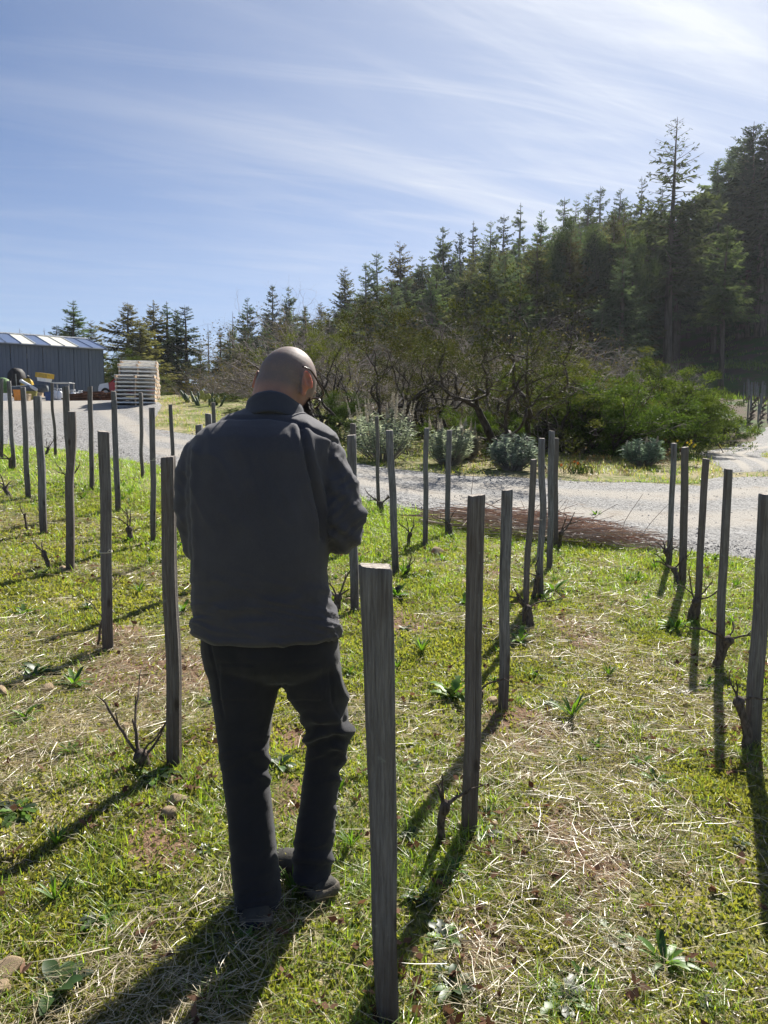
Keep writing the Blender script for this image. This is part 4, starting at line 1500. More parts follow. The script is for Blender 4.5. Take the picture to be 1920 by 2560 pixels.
def build_person():
    gl = hit(630, 2362)
    person = empty('person', (gl[0], gl[1], gl[2]))
    O = np.array(person.location)

    def put(name, me, mat, parent=None):
        v = np.empty(len(me.vertices) * 3)
        me.vertices.foreach_get('co', v)
        set_co(me, v.reshape(-1, 3) - O)
        return link(name, me, mat, parent or person)

    def putmb(name, mb, mat, parent=None, smooth=True):
        return put(name, mb.mesh(name, smooth), mat, parent)

    # ---- body: one continuous skin surface
    HC = P3(718, 957, 2.29)
    Rh = Matrix.Rotation(R(-28), 3, 'Z') @ Matrix.Rotation(R(-30), 3, 'X') @ Matrix.Rotation(R(3), 3, 'Y')
    RhN = np.array(Rh)

    def hl(p):
        return RhN @ np.asarray(p, float) + HC
    b = MB()
    th = np.arange(28) / 28 * 2 * math.pi
    rings = []
    for k in range(1, 20):
        a = math.pi * k / 20
        z = -math.cos(a)
        s = math.sin(a)
        x = 0.083 * s * np.cos(th)
        y = np.where(np.sin(th) < 0, 0.101, 0.095) * s * np.sin(th)
        if z < 0:
            q = (-z) ** 1.4
            x = x * (1 - 0.10 * q)
            y = y + 0.020 * q
        else:
            x = x * (1 + 0.03 * math.sin(z * 3.14))
        rings.append(np.stack([x, y, np.full(28, z * 0.113)], 1) @ RhN.T + HC)
    b.loft(rings)
    ellipsoid(b, hl((0, 0.055, -0.075)), (0.056, 0.048, 0.058), RhN)      # jaw and chin
    b.tube([hl((0, 0.085, 0.005)), hl((0, 0.112, -0.03)), hl((0, 0.098, -0.04))], [0.010, 0.016, 0.012], 10)   # nose
    ellipsoid(b, hl((0, 0.084, 0.022)), (0.052, 0.016, 0.012), RhN)       # brow
    ellipsoid(b, hl((0, 0.094, -0.068)), (0.026, 0.012, 0.012), RhN)      # mouth
    for s in (-1, 1):                                                      # ears
        Re = RhN @ np.array(Matrix.Rotation(R(-38 * s), 3, 'Z') @ Matrix.Rotation(R(10), 3, 'X'))
        ellipsoid(b, hl((s * 0.091, -0.026, -0.012)), (0.0062, 0.0165, 0.029), Re)
        a = np.linspace(-0.6, 4.4, 14)
        hel = np.stack([np.full(14, s * 0.010), -0.004 + 0.0155 * -np.cos(a - 0.9) * 0.95, -0.010 + 0.0265 * np.sin(a - 0.2)], 1) @ Re.T + hl((s * 0.093, -0.023, 0))
        b.tube(hel, 0.0042, 8)
        ellipsoid(b, hl((s * 0.087, -0.016, -0.043)), (0.0075, 0.010, 0.013), Re)
    sh = P3(690, 1075, 2.20)
    b.tube(smooth_path([hl((0, -0.03, -0.02)), hl((0, -0.025, -0.085)), P3(688, 1040, 2.225), sh, P3(680, 1150, 2.2)], 12), [0.068, 0.070, 0.068, 0.066, 0.066, 0.067, 0.069, 0.072, 0.076, 0.084, 0.095, 0.10], 20)
    tor = [(1085, 560, 790, 2.205, 0.07), (1130, 530, 800, 2.20, 0.09), (1250, 530, 785, 2.18, 0.10), (1400, 540, 780, 2.17, 0.10), (1520, 540, 800, 2.17, 0.10), (1640, 560, 800, 2.18, 0.08)]
    b.loft([ring_px(*t_) for t_ in tor])
    arms = {-1: [P3(545, 1115, 2.20), P3(500, 1230, 2.17), P3(515, 1355, 2.19), P3(580, 1335, 2.38), P3(640, 1318, 2.52)],
            1: [P3(800, 1115, 2.20), P3(838, 1220, 2.17), P3(852, 1315, 2.19), P3(800, 1310, 2.38), P3(735, 1310, 2.52)]}
    for s, P in arms.items():
        b.tube(smooth_path(P, 14), np.interp(np.linspace(0, 1, 14), [0, .3, .5, .75, 1], [.055, .046, .040, .036, .026]), 14)
        wr = P[-1]
        inw = unit(np.array([-s * 0.75, 0.6, 0.10]))
        up = np.array([0, 0.1, 1.0])
        sd = unit(np.cross(inw, up))
        palm = wr + inw * 0.055
        ellipsoid(b, palm, (0.05, 0.016, 0.042), np.stack([inw, sd, unit(np.cross(inw, sd))], 1))
        for q in range(4):
            rt = wr + inw * 0.085 + up * (0.030 - 0.02 * q)
            Lf = (0.072, 0.080, 0.074, 0.058)[q]
            b.tube([rt, rt + inw * Lf * .5 + sd * .006 * s, rt + inw * Lf * .75 + sd * 0.03 * s, rt + inw * Lf * .65 + sd * .055 * s], [.0098, .0095, .0088, .0075], 8)
        rt = wr + inw * 0.025 + up * 0.030
        b.tube([rt, rt + inw * .03 + up * .025, rt + inw * .055 + up * .040, rt + inw * .075 + up * .042], [.012, .0115, .0105, .008], 8)
    legs = {-1: [P3(600, 1690, 2.19), P3(608, 1890, 2.20), P3(625, 2060, 2.19), P3(640, 2310, 2.18)], 1: [P3(765, 1690, 2.2), P3(815, 1840, 2.30), P3(795, 2010, 2.31), P3(785, 2215, 2.29)]}
    for s, P in legs.items():
        b.tube(smooth_path(P, 12), np.interp(np.linspace(0, 1, 12), [0, .5, .7, 1], [.066, .042, .042, .030]), 14)
    me = remesh(b, 0.0044, 3)
    v, n = get_co(me)
    loc = (v - HC) @ RhN
    stub = sstep(-0.065, -0.015, loc[:, 2] + 0.25 * loc[:, 1] * -1) * (np.linalg.norm(loc, axis=1) < 0.14) * sstep(0.10, 0.065, loc[:, 1])
    ear = (np.abs(loc[:, 0]) > 0.0865) & (np.abs(loc[:, 1] + 0.015) < 0.045) & (np.abs(loc[:, 2]) < 0.07)
    at = me.attributes.new('thin', 'FLOAT', 'POINT')
    at.data.foreach_set('value', (ear * sstep(0.086, 0.094, np.abs(loc[:, 0]))).astype(np.float32))
    stub = np.where(ear, 0, stub) * sstep(0.115, 0.085, loc[:, 2] + 0.2 * loc[:, 1])
    at = me.attributes.new('stubble', 'FLOAT', 'POINT')
    at.data.foreach_set('value', stub.astype(np.float32))
    put('body', me, 'skin')

    # ---- jacket
    b = MB()
    J = [(1020, 628, 742, 2.245, 0.060), (1036, 590, 765, 2.240, 0.092), (1052, 548, 795, 2.230, 0.122), (1070, 515, 825, 2.218, 0.144), (1092, 492, 842, 2.205, 0.158), (1125, 478, 842, 2.190, 0.162),
         (1170, 474, 832, 2.178, 0.163), (1230, 474, 825, 2.166, 0.163), (1300, 475, 822, 2.160, 0.163), (1370, 477, 820, 2.158, 0.162), (1430, 480, 817, 2.160, 0.160), (1480, 484, 824, 2.165, 0.160),
         (1530, 489, 838, 2.172, 0.163), (1570, 490, 847, 2.178, 0.168), (1596, 493, 849, 2.180, 0.171), (1608, 498, 848, 2.180, 0.168)]
    b.loft([ring_px(*t_) for t_ in J])
    A = {-1: ([P3(585, 1150, 2.20), P3(520, 1150, 2.19), P3(496, 1240, 2.165), P3(503, 1335, 2.165), P3(520, 1376, 2.20), P3(570, 1355, 2.36), P3(628, 1322, 2.50)], [.060, .078, .066, .062, .062, .056, .046]),
         1: ([P3(770, 1140, 2.20), P3(806, 1148, 2.185), P3(836, 1225, 2.165), P3(852, 1300, 2.165), P3(848, 1330, 2.21), P3(805, 1318, 2.36), P3(745, 1312, 2.49)], [.070, .070, .068, .069, .066, .056, .046])}
    for s, (P, rad) in A.items():
        b.tube(smooth_path(P, 26), np.interp(np.linspace(0, 1, 26), np.linspace(0, 1, len(rad)), rad), 22)
    me = remesh(b, 0.0068, 6)
    v, n = get_co(me)
    px, py = to_px(v)
    back = sstep(0.35, -0.15, n[:, 1])
    d = np.zeros(len(v))

    def groove(xs, ys, depth, width, vert=False):
        if vert:
            off = px - np.interp(py, ys, xs)
            msk = sstep(ys[0] - 14, ys[0] + 6, py) * sstep(ys[-1] + 14, ys[-1] - 6, py)
        else:
            off = py - np.interp(px, xs, ys)
            msk = sstep(xs[0] - 14, xs[0] + 6, px) * sstep(xs[-1] + 14, xs[-1] - 6, px)
        return off, -depth * np.exp(-(off / width) ** 2) * msk * back, msk
    # yoke: overlapping upper panel ending in a seam
    off, g, msk = groove([500, 569, 670, 738, 816, 850], [1062, 1047, 1045, 1056, 1090, 1112], 0.0070, 3.4)
    d += g + 0.0030 * msk * back * sstep(2, -4, off)
    # deep fold where the right sleeve meets the back, with the pleat beside it
    off, g, msk = groove([752, 762, 775, 790, 800, 806], [1062, 1110, 1176, 1230, 1280, 1345], 0.012, 7, True)
    d += g + 0.007 * np.exp(-((off - 14) / 9) ** 2) * msk * back + 0.005 * np.exp(-((off + 15) / 9) ** 2) * msk * back
    off, g, msk = groove([478, 474, 474, 476], [1120, 1200, 1300, 1430], 0.004, 4, True)
    d += g + 0.0035 * np.exp(-((off - 10) / 7) ** 2) * msk * back
    off, g, msk = groove([845, 835, 826, 822], [1086, 1094, 1120, 1150], 0.005, 3.5, True)
    d += g
    # soft folds hanging from the yoke
    f = np.sin(px / 15 + 2.2 * vnoise(px / 60, py / 120, None, 4) * 3) * sstep(1050, 1075, py) * sstep(1330, 1120, py)
    d += 0.0024 * f * back * sstep(480, 540, px) * sstep(800, 740, px)
    # broad drape and wrinkles in the lower back
    d += 0.011 * (fbm(px / 95, py / 150, None, 8, 3) - 0.5) * back
    w = np.sin((py + 0.22 * px) / 9.5 + 5 * vnoise(px / 55, py / 40, None, 14)) * vnoise(px / 70, py / 45, None, 21)
    d += 0.0036 * w * sstep(1430, 1500, py) * sstep(1610, 1570, py)
    # right sleeve creases round the elbow, diagonal on the upper arm
    ra = sstep(805, 835, px) * sstep(1420, 1380, py)
    w = np.sin((py * 0.75 - px * 0.9) / 8.5 + 4 * vnoise(px / 40, py / 45, None, 31)) * (0.4 + 0.9 * vnoise(px / 30, py / 60, None, 33))
    d += 0.0052 * w * ra * sstep(1100, 1160, py)
    d += 0.006 * (fbm(px / 30, py / 42, None, 35, 3) - 0.5) * ra
    la = sstep(500, 470, px) * sstep(1120, 1180, py)
    d += 0.0016 * np.sin((py * 0.9 + px) / 10 + 4 * vnoise(px / 40, py / 40, None, 37)) * la
    # cloth bunched on the right hip
    rh = sstep(775, 825, px) * sstep(1430, 1490, py)
    d += 0.016 * (fbm(px / 22, py / 34, None, 41, 3) - 0.5) * rh
    # rolled hem
    pyl = py - 34 * sstep(1480, 1640, py) * np.clip((2.18 - v[:, 1]) / 0.17, 0, 1)
    hem = np.exp(-((pyl - 1606) / 5) ** 2)
    d += 0.0022 * hem - 0.003 * np.exp(-((pyl - 1597 + 3 * np.sin(px / 80)) / 2.6) ** 2) * back
    # sharper creases: pulled cloth across the back, at the elbow and over the hip
    def crease(a, b_, ang, sd_, p=5):
        ca, sa = math.cos(ang), math.sin(ang)
        q = fbm((px * ca + py * sa) / a, (-px * sa + py * ca) / b_, None, sd_, 2)
        return (1 - np.abs(2 * q - 1)) ** p
    d += 0.0050 * crease(150, 26, 0.25, 71) * back * sstep(1380, 1500, py)
    d += 0.0045 * crease(120, 30, 1.25, 72) * back * sstep(1060, 1100, py) * sstep(1400, 1250, py)
    d += 0.0080 * crease(80, 20, -0.75, 73) * ra * sstep(1090, 1150, py)
    d += 0.0022 * crease(90, 22, 0.9, 75) * la
    d += 0.0080 * crease(70, 18, 0.5, 74) * rh
    v2 = v + n * d[:, None]
    # hem dips in the middle of the back and flips out at the left
    dz = sstep(1480, 1640, py) * 0.050 * np.clip((2.18 - v[:, 1]) / 0.17, 0, 1) + sstep(1540, 1608, py) * (-0.012 * np.cos((px - 640) / 190 * 1.57) + 0.020 * sstep(780, 850, px) + 0.028 * sstep(540, 490, px))
    v2[:, 2] += dz
    v2[:, 0] -= 0.012 * sstep(1545, 1590, py) * sstep(540, 492, px)
    set_co(me, v2)
    jk = put('jacket', me, 'jacket_cloth')
    # collar: stand with turned-over fall
    n_ = 64
    th = np.arange(n_) / n_ * 2 * math.pi
    key = np.array([-math.pi, -math.pi / 2, 0, math.pi / 2, math.pi])

    def crv(left, bk, right, fr):
        a = ((th + math.pi) % (2 * math.pi)) - math.pi
        c_, s_ = np.cos(a), np.sin(a)
        wl_, wr_, wb_, wf_ = np.maximum(-c_, 0) ** 2, np.maximum(c_, 0) ** 2, np.maximum(-s_, 0) ** 2, np.maximum(s_, 0) ** 2
        return left * wl_ + right * wr_ + bk * wb_ + fr * wf_

    def crow(pys, rx, ry, cx=688, D=2.225):
        pts = []
        for q in range(n_):
            base = P3(cx, pys[q], D)
            pts.append(base + np.array([rx * math.cos(th[q]), ry * math.sin(th[q]), 0]))
        return np.array(pts)
    top = crv(1003, 984, 1016, 1062)
    b = MB()
    b.loft([crow(top + 55, .080, .082), crow(top + 3, .073, .074), crow(top - 4, .076, .077), crow(top - 1, .0815, .083), crow(top + 10, .0845, .086), crow(top + 26, .0885, .0915), crow(top + 40, .094, .099), crow(top + 47, .0965, .104), crow(top + 48, .093, .100), crow(top + 40, .088, .094), crow(top + 70, .090, .098)], False)
    me = b.mesh('collar', True)
    v, n = get_co(me)
    set_co(me, v + n * (0.006 * (fbm(v[:, 0] * 30, v[:, 1] * 30, v[:, 2] * 45, 3, 3) - 0.5))[:, None])
    put('collar', me, 'collar_cloth', jk)
    # yoke stitching as a raised double seam on the back
    # ---- trousers
    b = MB()
    b.loft([ring_px(*t_) for t_ in [(1545, 508, 838, 2.18, .140), (1590, 505, 848, 2.185, .150), (1618, 505, 850, 2.19, .150), (1650, 513, 852, 2.195, .138), (1680, 545, 840, 2.20, .105), (1696, 620, 780, 2.205, .06)]])
    LL = [(1660, 512, 700, 2.19, .115), (1687, 523, 702, 2.19, .112), (1733, 530, 694, 2.195, .105), (1778, 537, 684, 2.20, .098), (1835, 544, 674, 2.20, .091), (1892, 551, 669, 2.20, .086), (1940, 558, 673, 2.198, .083), (1984, 563, 677, 2.195, .080),
          (2050, 571, 684, 2.192, .078), (2098, 576, 688, 2.19, .077), (2160, 582, 694, 2.187, .078), (2212, 587, 699, 2.184, .080), (2253, 592, 700, 2.18, .084), (2285, 595, 697, 2.176, .106), (2316, 598, 691, 2.172, .116)]
    RL = [(1660, 690, 854, 2.21, .112), (1695, 702, 859, 2.22, .112), (1730, 718, 866, 2.235, .108), (1778, 750, 874, 2.26, .100), (1813, 757, 882, 2.285, .092), (1842, 761, 880, 2.30, .086), (1879, 765, 866, 2.31, .080), (1920, 762, 857, 2.312, .076),
          (1961, 757, 850, 2.312, .074), (2020, 748, 843, 2.308, .073), (2075, 739, 837, 2.302, .074), (2130, 734, 833, 2.296, .076), (2165, 731, 832, 2.292, .079), (2178, 731, 831, 2.290, .079)]
    b.loft([ring_px(*t_, 32, 2.2) for t_ in LL])
    b.loft([ring_px(*t_, 32, 2.2) for t_ in RL])
    me = remesh(b, 0.0068, 12)
    v, n = get_co(me)
    px, py = to_px(v)
    rl = sstep(712, 735, px)
    kn = np.exp(-((py - 1838) / 42) ** 2) * rl
    d = 0.010 * np.sin((py + 0.28 * (px - 800)) / 6.8 + 3 * vnoise(px / 35, py / 40, None, 51)) * kn * (0.4 + vnoise(px / 25, py / 30, None, 52))
    d += 0.010 * (fbm(px / 45, py / 70, None, 53, 3) - 0.5)
    kb = np.exp(-((py - 1915) / 55) ** 2) * (1 - rl) * sstep(600, 660, px)
    d += 0.006 * np.sin((py - 0.8 * px) / 9 + 3 * vnoise(px / 40, py / 40, None, 57)) * kb
    sd_ = sstep(815, 850, px) * sstep(1620, 1700, py)
    d += 0.007 * np.sin((py * 0.8 - px * 0.4) / 11 + 5 * vnoise(px / 30, py / 40, None, 55)) * sd_ * sstep(2180, 1900, py)
    d += 0.005 * np.sin(py / 8 + 4 * vnoise(px / 40, py / 30, None, 61)) * sstep(2080, 2160, py) * rl
    d += 0.0022 * np.sin(py / 14 + 4 * vnoise(px / 40, py / 30, None, 63)) * sstep(2190, 2280, py) * (1 - rl)
    # hems and side pocket seams
    d -= 0.003 * np.exp(-((py - 2163) / 3) ** 2) * rl + 0.003 * np.exp(-((py - 2287) / 3) ** 2) * (1 - rl)
    d -= 0.004 * np.exp(-((px - np.interp(py, [1600, 1720, 1800], [522, 545, 560])) / 3.0) ** 2) * sstep(1810, 1780, py) * sstep(0.3, -0.1, n[:, 1]) * (1 - rl)
    d -= 0.004 * np.exp(-((px - np.interp(py, [1690, 1760, 1790], [826, 832, 850])) / 3.0) ** 2) * sstep(1660, 1690, py) * sstep(1795, 1785, py) * rl
    bk = sstep(0.2, -0.3, n[:, 1])
    for x0, x1 in ((548, 642), (716, 806)):                # patch pockets on the seat
        e = np.minimum(np.minimum(px - x0, x1 - px), np.minimum(py - 1662, 1752 - py))
        d += bk * (0.0022 * sstep(-2, 2, e) - 0.002 * np.exp(-(e / 2.2) ** 2))
    d -= 0.003 * np.exp(-((px - 690) / 2.5) ** 2) * bk * sstep(1725, 1705, py)
    q = fbm((px * 0.3 + py) / 26, (px - 0.3 * py) / 110, None, 81, 2)
    d += 0.0042 * (1 - np.abs(2 * q - 1)) ** 5 * (0.15 + sstep(2050, 2250, py) * (1 - rl) + sstep(1980, 2120, py) * rl + np.exp(-((py - 1890) / 70) ** 2))
    vt = v + n * d[:, None]
    vt[:, 2] += 0.072 * np.clip((2.175 - v[:, 1]) / 0.115, 0, 1) * sstep(2215, 2400, py) * (1 - rl)
    set_co(me, vt)
    put('trousers', me, 'trouser_cloth')

    # ---- shoes
    def shoe(heel, ux, pitch, lab):
        ux = unit(np.array([ux[0], ux[1], pitch]))
        sd = unit(np.cross(ux, np.array([0, 0, 1.0])))
        up = np.cross(sd, ux)
        A3 = np.stack([ux, sd, up], 1)

        def tw(p):
            return np.asarray(p, float) @ A3.T + heel
        s_ = np.array([0, .03, .08, .16, .26, .38, .5, .62, .74, .85, .93, .98, 1.0])
        wd = np.array([.026, .040, .045, .044, .042, .040, .044, .050, .053, .050, .040, .026, .012])
        ht = np.array([.040, .050, .056, .064, .074, .086, .090, .084, .074, .066, .058, .050, .040])
        Ls = 0.305
        root = empty('shoe')
        root.parent = person
        up_ = MB()
        rings = []
        a = np.linspace(0, math.pi, 11)
        for s0, w0, h0 in zip(s_, wd, ht):
            yy = -w0 * np.cos(a) * (1 + 0.0 * a)
            zz = 0.022 + (h0 - 0.022) * np.abs(np.sin(a)) ** 0.75
            ring = np.stack([np.full(11, s0 * Ls), yy, zz], 1)
            rings.append(tw(np.vstack([ring, [[s0 * Ls, w0 * .5, .02], [s0 * Ls, -w0 * .5, .02]]])))
        up_.loft(rings)
        me = up_.mesh('upper', True)
        put('upper', me, 'shoe_upper', root)
        so_ = MB()
        rings = []
        for s0, w0 in zip(s_, wd):
            x = s0 * Ls + (0.004 if s0 > .9 else -0.004 if s0 < .05 else 0)
            w1 = w0 + 0.005
            rise = 0.012 * sstep(0.75, 1.0, s0) + 0.004 * sstep(0.1, 0.0, s0)
            rings.append(tw([(x, -w1, rise), (x, -w1 * 1.03, .012 + rise), (x, -w1, .031 + rise * .4), (x, -w1 * .8, .033 + rise * .4), (x, w1 * .8, .033 + rise * .4), (x, w1, .031 + rise * .4), (x, w1 * 1.03, .012 + rise), (x, w1, rise)]))
        so_.loft(rings)
        putmb('sole', so_, 'shoe_sole', root, True)
        root['label'] = lab
    h1 = hit(630, 2362)
    shoe(h1 + np.array([0, 0.055, 0.004]), (-0.06, 1.0), -0.02, 'flat left shoe in the shade')
    h2 = hit(815, 2262)
    shoe(h2 + np.array([0.012, 0.0, 0.020]), (-0.66, 0.75), -0.06, 'right shoe turned inwards, heel lit at its side')

    # ---- beard, along the right jaw and chin
    r_ = np.random.default_rng(5)
    nb = 5200
    ang = r_.uniform(-2.0, 2.0, nb)                     # 0 = chin, +-2 = towards the ears
    hgt = r_.uniform(0, 1, nb)
    jx = 0.070 * np.sin(ang * 0.78)
    jy = 0.055 + 0.050 * np.cos(ang * 0.95) - 0.006
    jz = -0.125 + 0.075 * hgt + 0.035 * (np.abs(ang) / 2) ** 1.5 * (1 - hgt * 0.3)
    pl = np.stack([jx * (0.92 + .12 * hgt), jy * (0.92 + .1 * hgt), jz], 1)
    out = unit(np.stack([jx, jy - 0.03, np.full(nb, -0.03)], 1))
    dr = unit(out * 0.55 + np.array([0, 0.1, -0.8]) + r_.normal(size=(nb, 3)) * 0.35)
    pw = pl @ RhN.T + HC
    dw = dr @ RhN.T
    bm = MB()
    bm.blades(pw, dw, unit(np.cross(dw, r_.normal(size=(nb, 3)))), r_.uniform(.014, .034, nb), r_.uniform(.0010, .0018, nb), r_.normal(size=(nb, 3)) * 0.22, None, 2)
    ellipsoid(bm, hl((0, 0.050, -0.085)), (0.060, 0.052, 0.050), RhN)
    putmb('beard', bm, 'beard_hair', None, False)

    # ---- glasses
    g = empty('glasses')
    g.parent = person
    for s in (-1, 1):
        m = MB()
        P = [(s * .060, .100, .012), (s * .083, .080, .016), (s * .0915, .030, .020), (s * .0935, -.010, .026), (s * .0955, -.036, .024), (s * .0870, -.060, .018)]
        m.tube(np.array([hl(q) for q in smooth_path(P, 18)]), 0.0028, 8)
        putmb('temple', m, 'glasses_frame', g)
        m = MB()
        a = np.linspace(0, 2 * math.pi, 25)
        rim = np.stack([s * .033 + .027 * np.cos(a), .112 - 0.004 * np.abs(np.cos(a)), -.004 + .021 * np.sin(a)], 1)
        m.tube(np.array([hl(q) for q in rim]), 0.0024, 8)
        rm = putmb('rim', m, 'glasses_frame', g)
        m = MB()
        m.add(np.array([hl(q) for q in rim[:-1]]), [np.arange(24)[None, :]])
        putmb('lens', m, 'lens', rm, False)
    m = MB()
    m.tube([hl((-.008, .113, .004)), hl((0, .116, .008)), hl((.008, .113, .004))], 0.0022, 6)
    putmb('bridge', m, 'glasses_frame', g)
    tag(person, 'bald bearded man in dark jacket and trousers, seen from behind, head bowed', 'person')


build_person()


# ------------------------------------------------------------------ conifers
def lerp_col(a, b, t):
    t = np.asarray(t)[:, None]
    return np.asarray(a)[None] * (1 - t) + np.asarray(b)[None] * t


def conifer_meshes(seed, H=26.0, crown0=0.12, wid=0.17, dens=1.0, droop=0.35, top_bare=0.0, ragged=0.3, col=((0.020, 0.034, 0.016), (0.060, 0.085, 0.032))):
    r_ = np.random.default_rng(seed)
    tr = MB()
    z = np.linspace(0, H, 14)
    bx = 0.10 * np.cumsum(r_.normal(size=14)) * 0.4
    pts = np.stack([bx, 0.1 * np.cumsum(r_.normal(size=14)) * 0.4, z], 1)
    tr.tube(pts, np.maximum(0.018 * H * (1 - z / H) ** 0.8, 0.02) * np.where(z < 1, 1.25, 1), 8)
    nb = int(150 * dens)
    u = np.sort(r_.random(nb) ** 0.85)
    hb = H * (crown0 + (0.985 - crown0) * u)
    az = r_.uniform(0, 2 * math.pi, nb)
    lobes = 1 + ragged * np.sin(az * 2 + hb * 0.6 + seed) * 0.6 + ragged * (r_.random(nb) - 0.5) * 1.3
    rel = (1 - u)
    L = 1.2 * wid * H * (0.08 + 0.92 * rel ** 0.78) * np.clip(lobes, 0.25, 1.6) * np.where(u < 0.12, 0.45 + 4.5 * u, 1)
    el = 0.45 - 0.75 * rel * (0.6 + droop) + r_.normal(size=nb) * 0.12
    d0 = np.stack([np.cos(az) * np.cos(el), np.sin(az) * np.cos(el), np.sin(el)], 1)
    root = np.stack([np.interp(hb, z, pts[:, 0]), np.interp(hb, z, pts[:, 1]), hb], 1)
    # limbs bend: out, down, tip turned up
    ts = np.linspace(0, 1, 5)
    bp = [root + d0 * (L * t)[:, None] + np.array([0, 0, 1.0]) * ((-0.30 * droop * t + 0.42 * droop * t ** 3) * L)[:, None] for t in ts]
    for i in range(4):
        tr.segs(bp[i], bp[i + 1], 0.010 * L * (1 - ts[i]) + 0.014, 0.010 * L * (1 - ts[i + 1]) + 0.010, 3)
    cr = MB()
    live = np.ones(nb)
    if top_bare > 0:
        live = np.where(u > 1 - top_bare, 0.16, 1.0)
    P, Dd, Ln, Wd, C = [], [], [], [], []
    per = int(66)
    for k in range(nb):
        m = int(per * (0.35 + 0.65 * L[k] / (wid * H)) * live[k]) + 2
        t = r_.random(m) ** 0.75
        i = np.minimum((t * 4).astype(int), 3)
        f = (t * 4 - i)[:, None]
        B = np.stack([q[k] for q in bp])
        p = B[i] * (1 - f) + B[i + 1] * f
        sidev = np.array([-math.sin(az[k]), math.cos(az[k]), 0])
        sgn = r_.choice([-1, 1], m)
        dirv = unit(d0[k] * 0.55 + sidev[None] * (sgn * r_.uniform(0.3, 1.1, m))[:, None] + np.array([0, 0, 1.0])[None] * r_.uniform(-0.75, 0.22, m)[:, None])
        P.append(p + dirv * 0.05)
        Dd.append(dirv)
        Ln.append((0.32 + 0.30 * L[k] * (1 - 0.55 * t)) * r_.uniform(0.55, 1.15, m) * np.clip(0.35 + 0.8 * L[k] / (wid * H), 0.4, 1))
        Wd.append(r_.uniform(0.09, 0.24, m))
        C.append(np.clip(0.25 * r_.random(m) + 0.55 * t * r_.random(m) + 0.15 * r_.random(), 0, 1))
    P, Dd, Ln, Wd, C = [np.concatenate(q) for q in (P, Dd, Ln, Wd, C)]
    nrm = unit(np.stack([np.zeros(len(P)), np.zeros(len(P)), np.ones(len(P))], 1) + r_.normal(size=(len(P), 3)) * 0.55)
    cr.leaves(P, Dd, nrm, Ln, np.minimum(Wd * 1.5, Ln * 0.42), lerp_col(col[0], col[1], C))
    m2 = len(P)
    return tr.mesh('trunk', True), cr.mesh('crown')


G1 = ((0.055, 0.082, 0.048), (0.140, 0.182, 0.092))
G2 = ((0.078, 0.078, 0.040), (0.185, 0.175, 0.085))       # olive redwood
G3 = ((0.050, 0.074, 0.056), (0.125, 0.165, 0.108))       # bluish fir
CON = {}
for nm, kw in dict(fir=dict(seed=1, col=G1), fir2=dict(seed=2, col=G3, wid=0.15, ragged=0.45), redwood=dict(seed=3, col=G2, wid=0.20, droop=0.5, dens=1.25, crown0=0.05), redwood2=dict(seed=4, col=G2, wid=0.22, droop=0.6, dens=1.3, crown0=0.04, ragged=0.4),
                   spire=dict(seed=5, col=G1, wid=0.085, dens=0.75, ragged=0.6, crown0=0.15), tall=dict(seed=6, col=G1, wid=0.14, crown0=0.42, dens=1.0, ragged=0.6), tall2=dict(seed=7, col=G3, wid=0.15, crown0=0.35, dens=1.1, ragged=0.6),
                   deadtop=dict(seed=8, col=G1, wid=0.20, crown0=0.30, dens=0.9, top_bare=0.50, droop=0.12, ragged=0.35), open=dict(seed=9, col=G1, wid=0.18, dens=0.62, ragged=0.7, crown0=0.1), bare=dict(seed=10, col=G2, wid=0.13, dens=0.6, top_bare=0.97, ragged=0.6)).items():
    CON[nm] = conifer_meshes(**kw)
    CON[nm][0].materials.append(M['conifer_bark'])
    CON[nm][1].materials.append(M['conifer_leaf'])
CH = 26.0


def tree_at(kind, x, y, h, label, group, wide=1.0, rz=None):
    z = float(gz(np.array([x]), np.array([y]))[0]) - 0.3
    root = empty('conifer_tree', (x, y, z), random.uniform(0, 6.28) if rz is None else rz)
    s = h / CH
    root.scale = (s * wide, s * wide, s)
    link('trunk', CON[kind][0], None, root)
    link('crown', CON[kind][1], None, root)
    tag(root, label, 'tree', group)
    return root


def tree_px(kind, px, py, D, label, group=None, wide=1.0, rz=None):
    t = P3(px, py, D)
    z = float(gz(np.array([t[0]]), np.array([t[1]]))[0]) - 0.3
    return tree_at(kind, t[0], t[1], max(t[2] - z, 3.0), label, group, wide, rz)


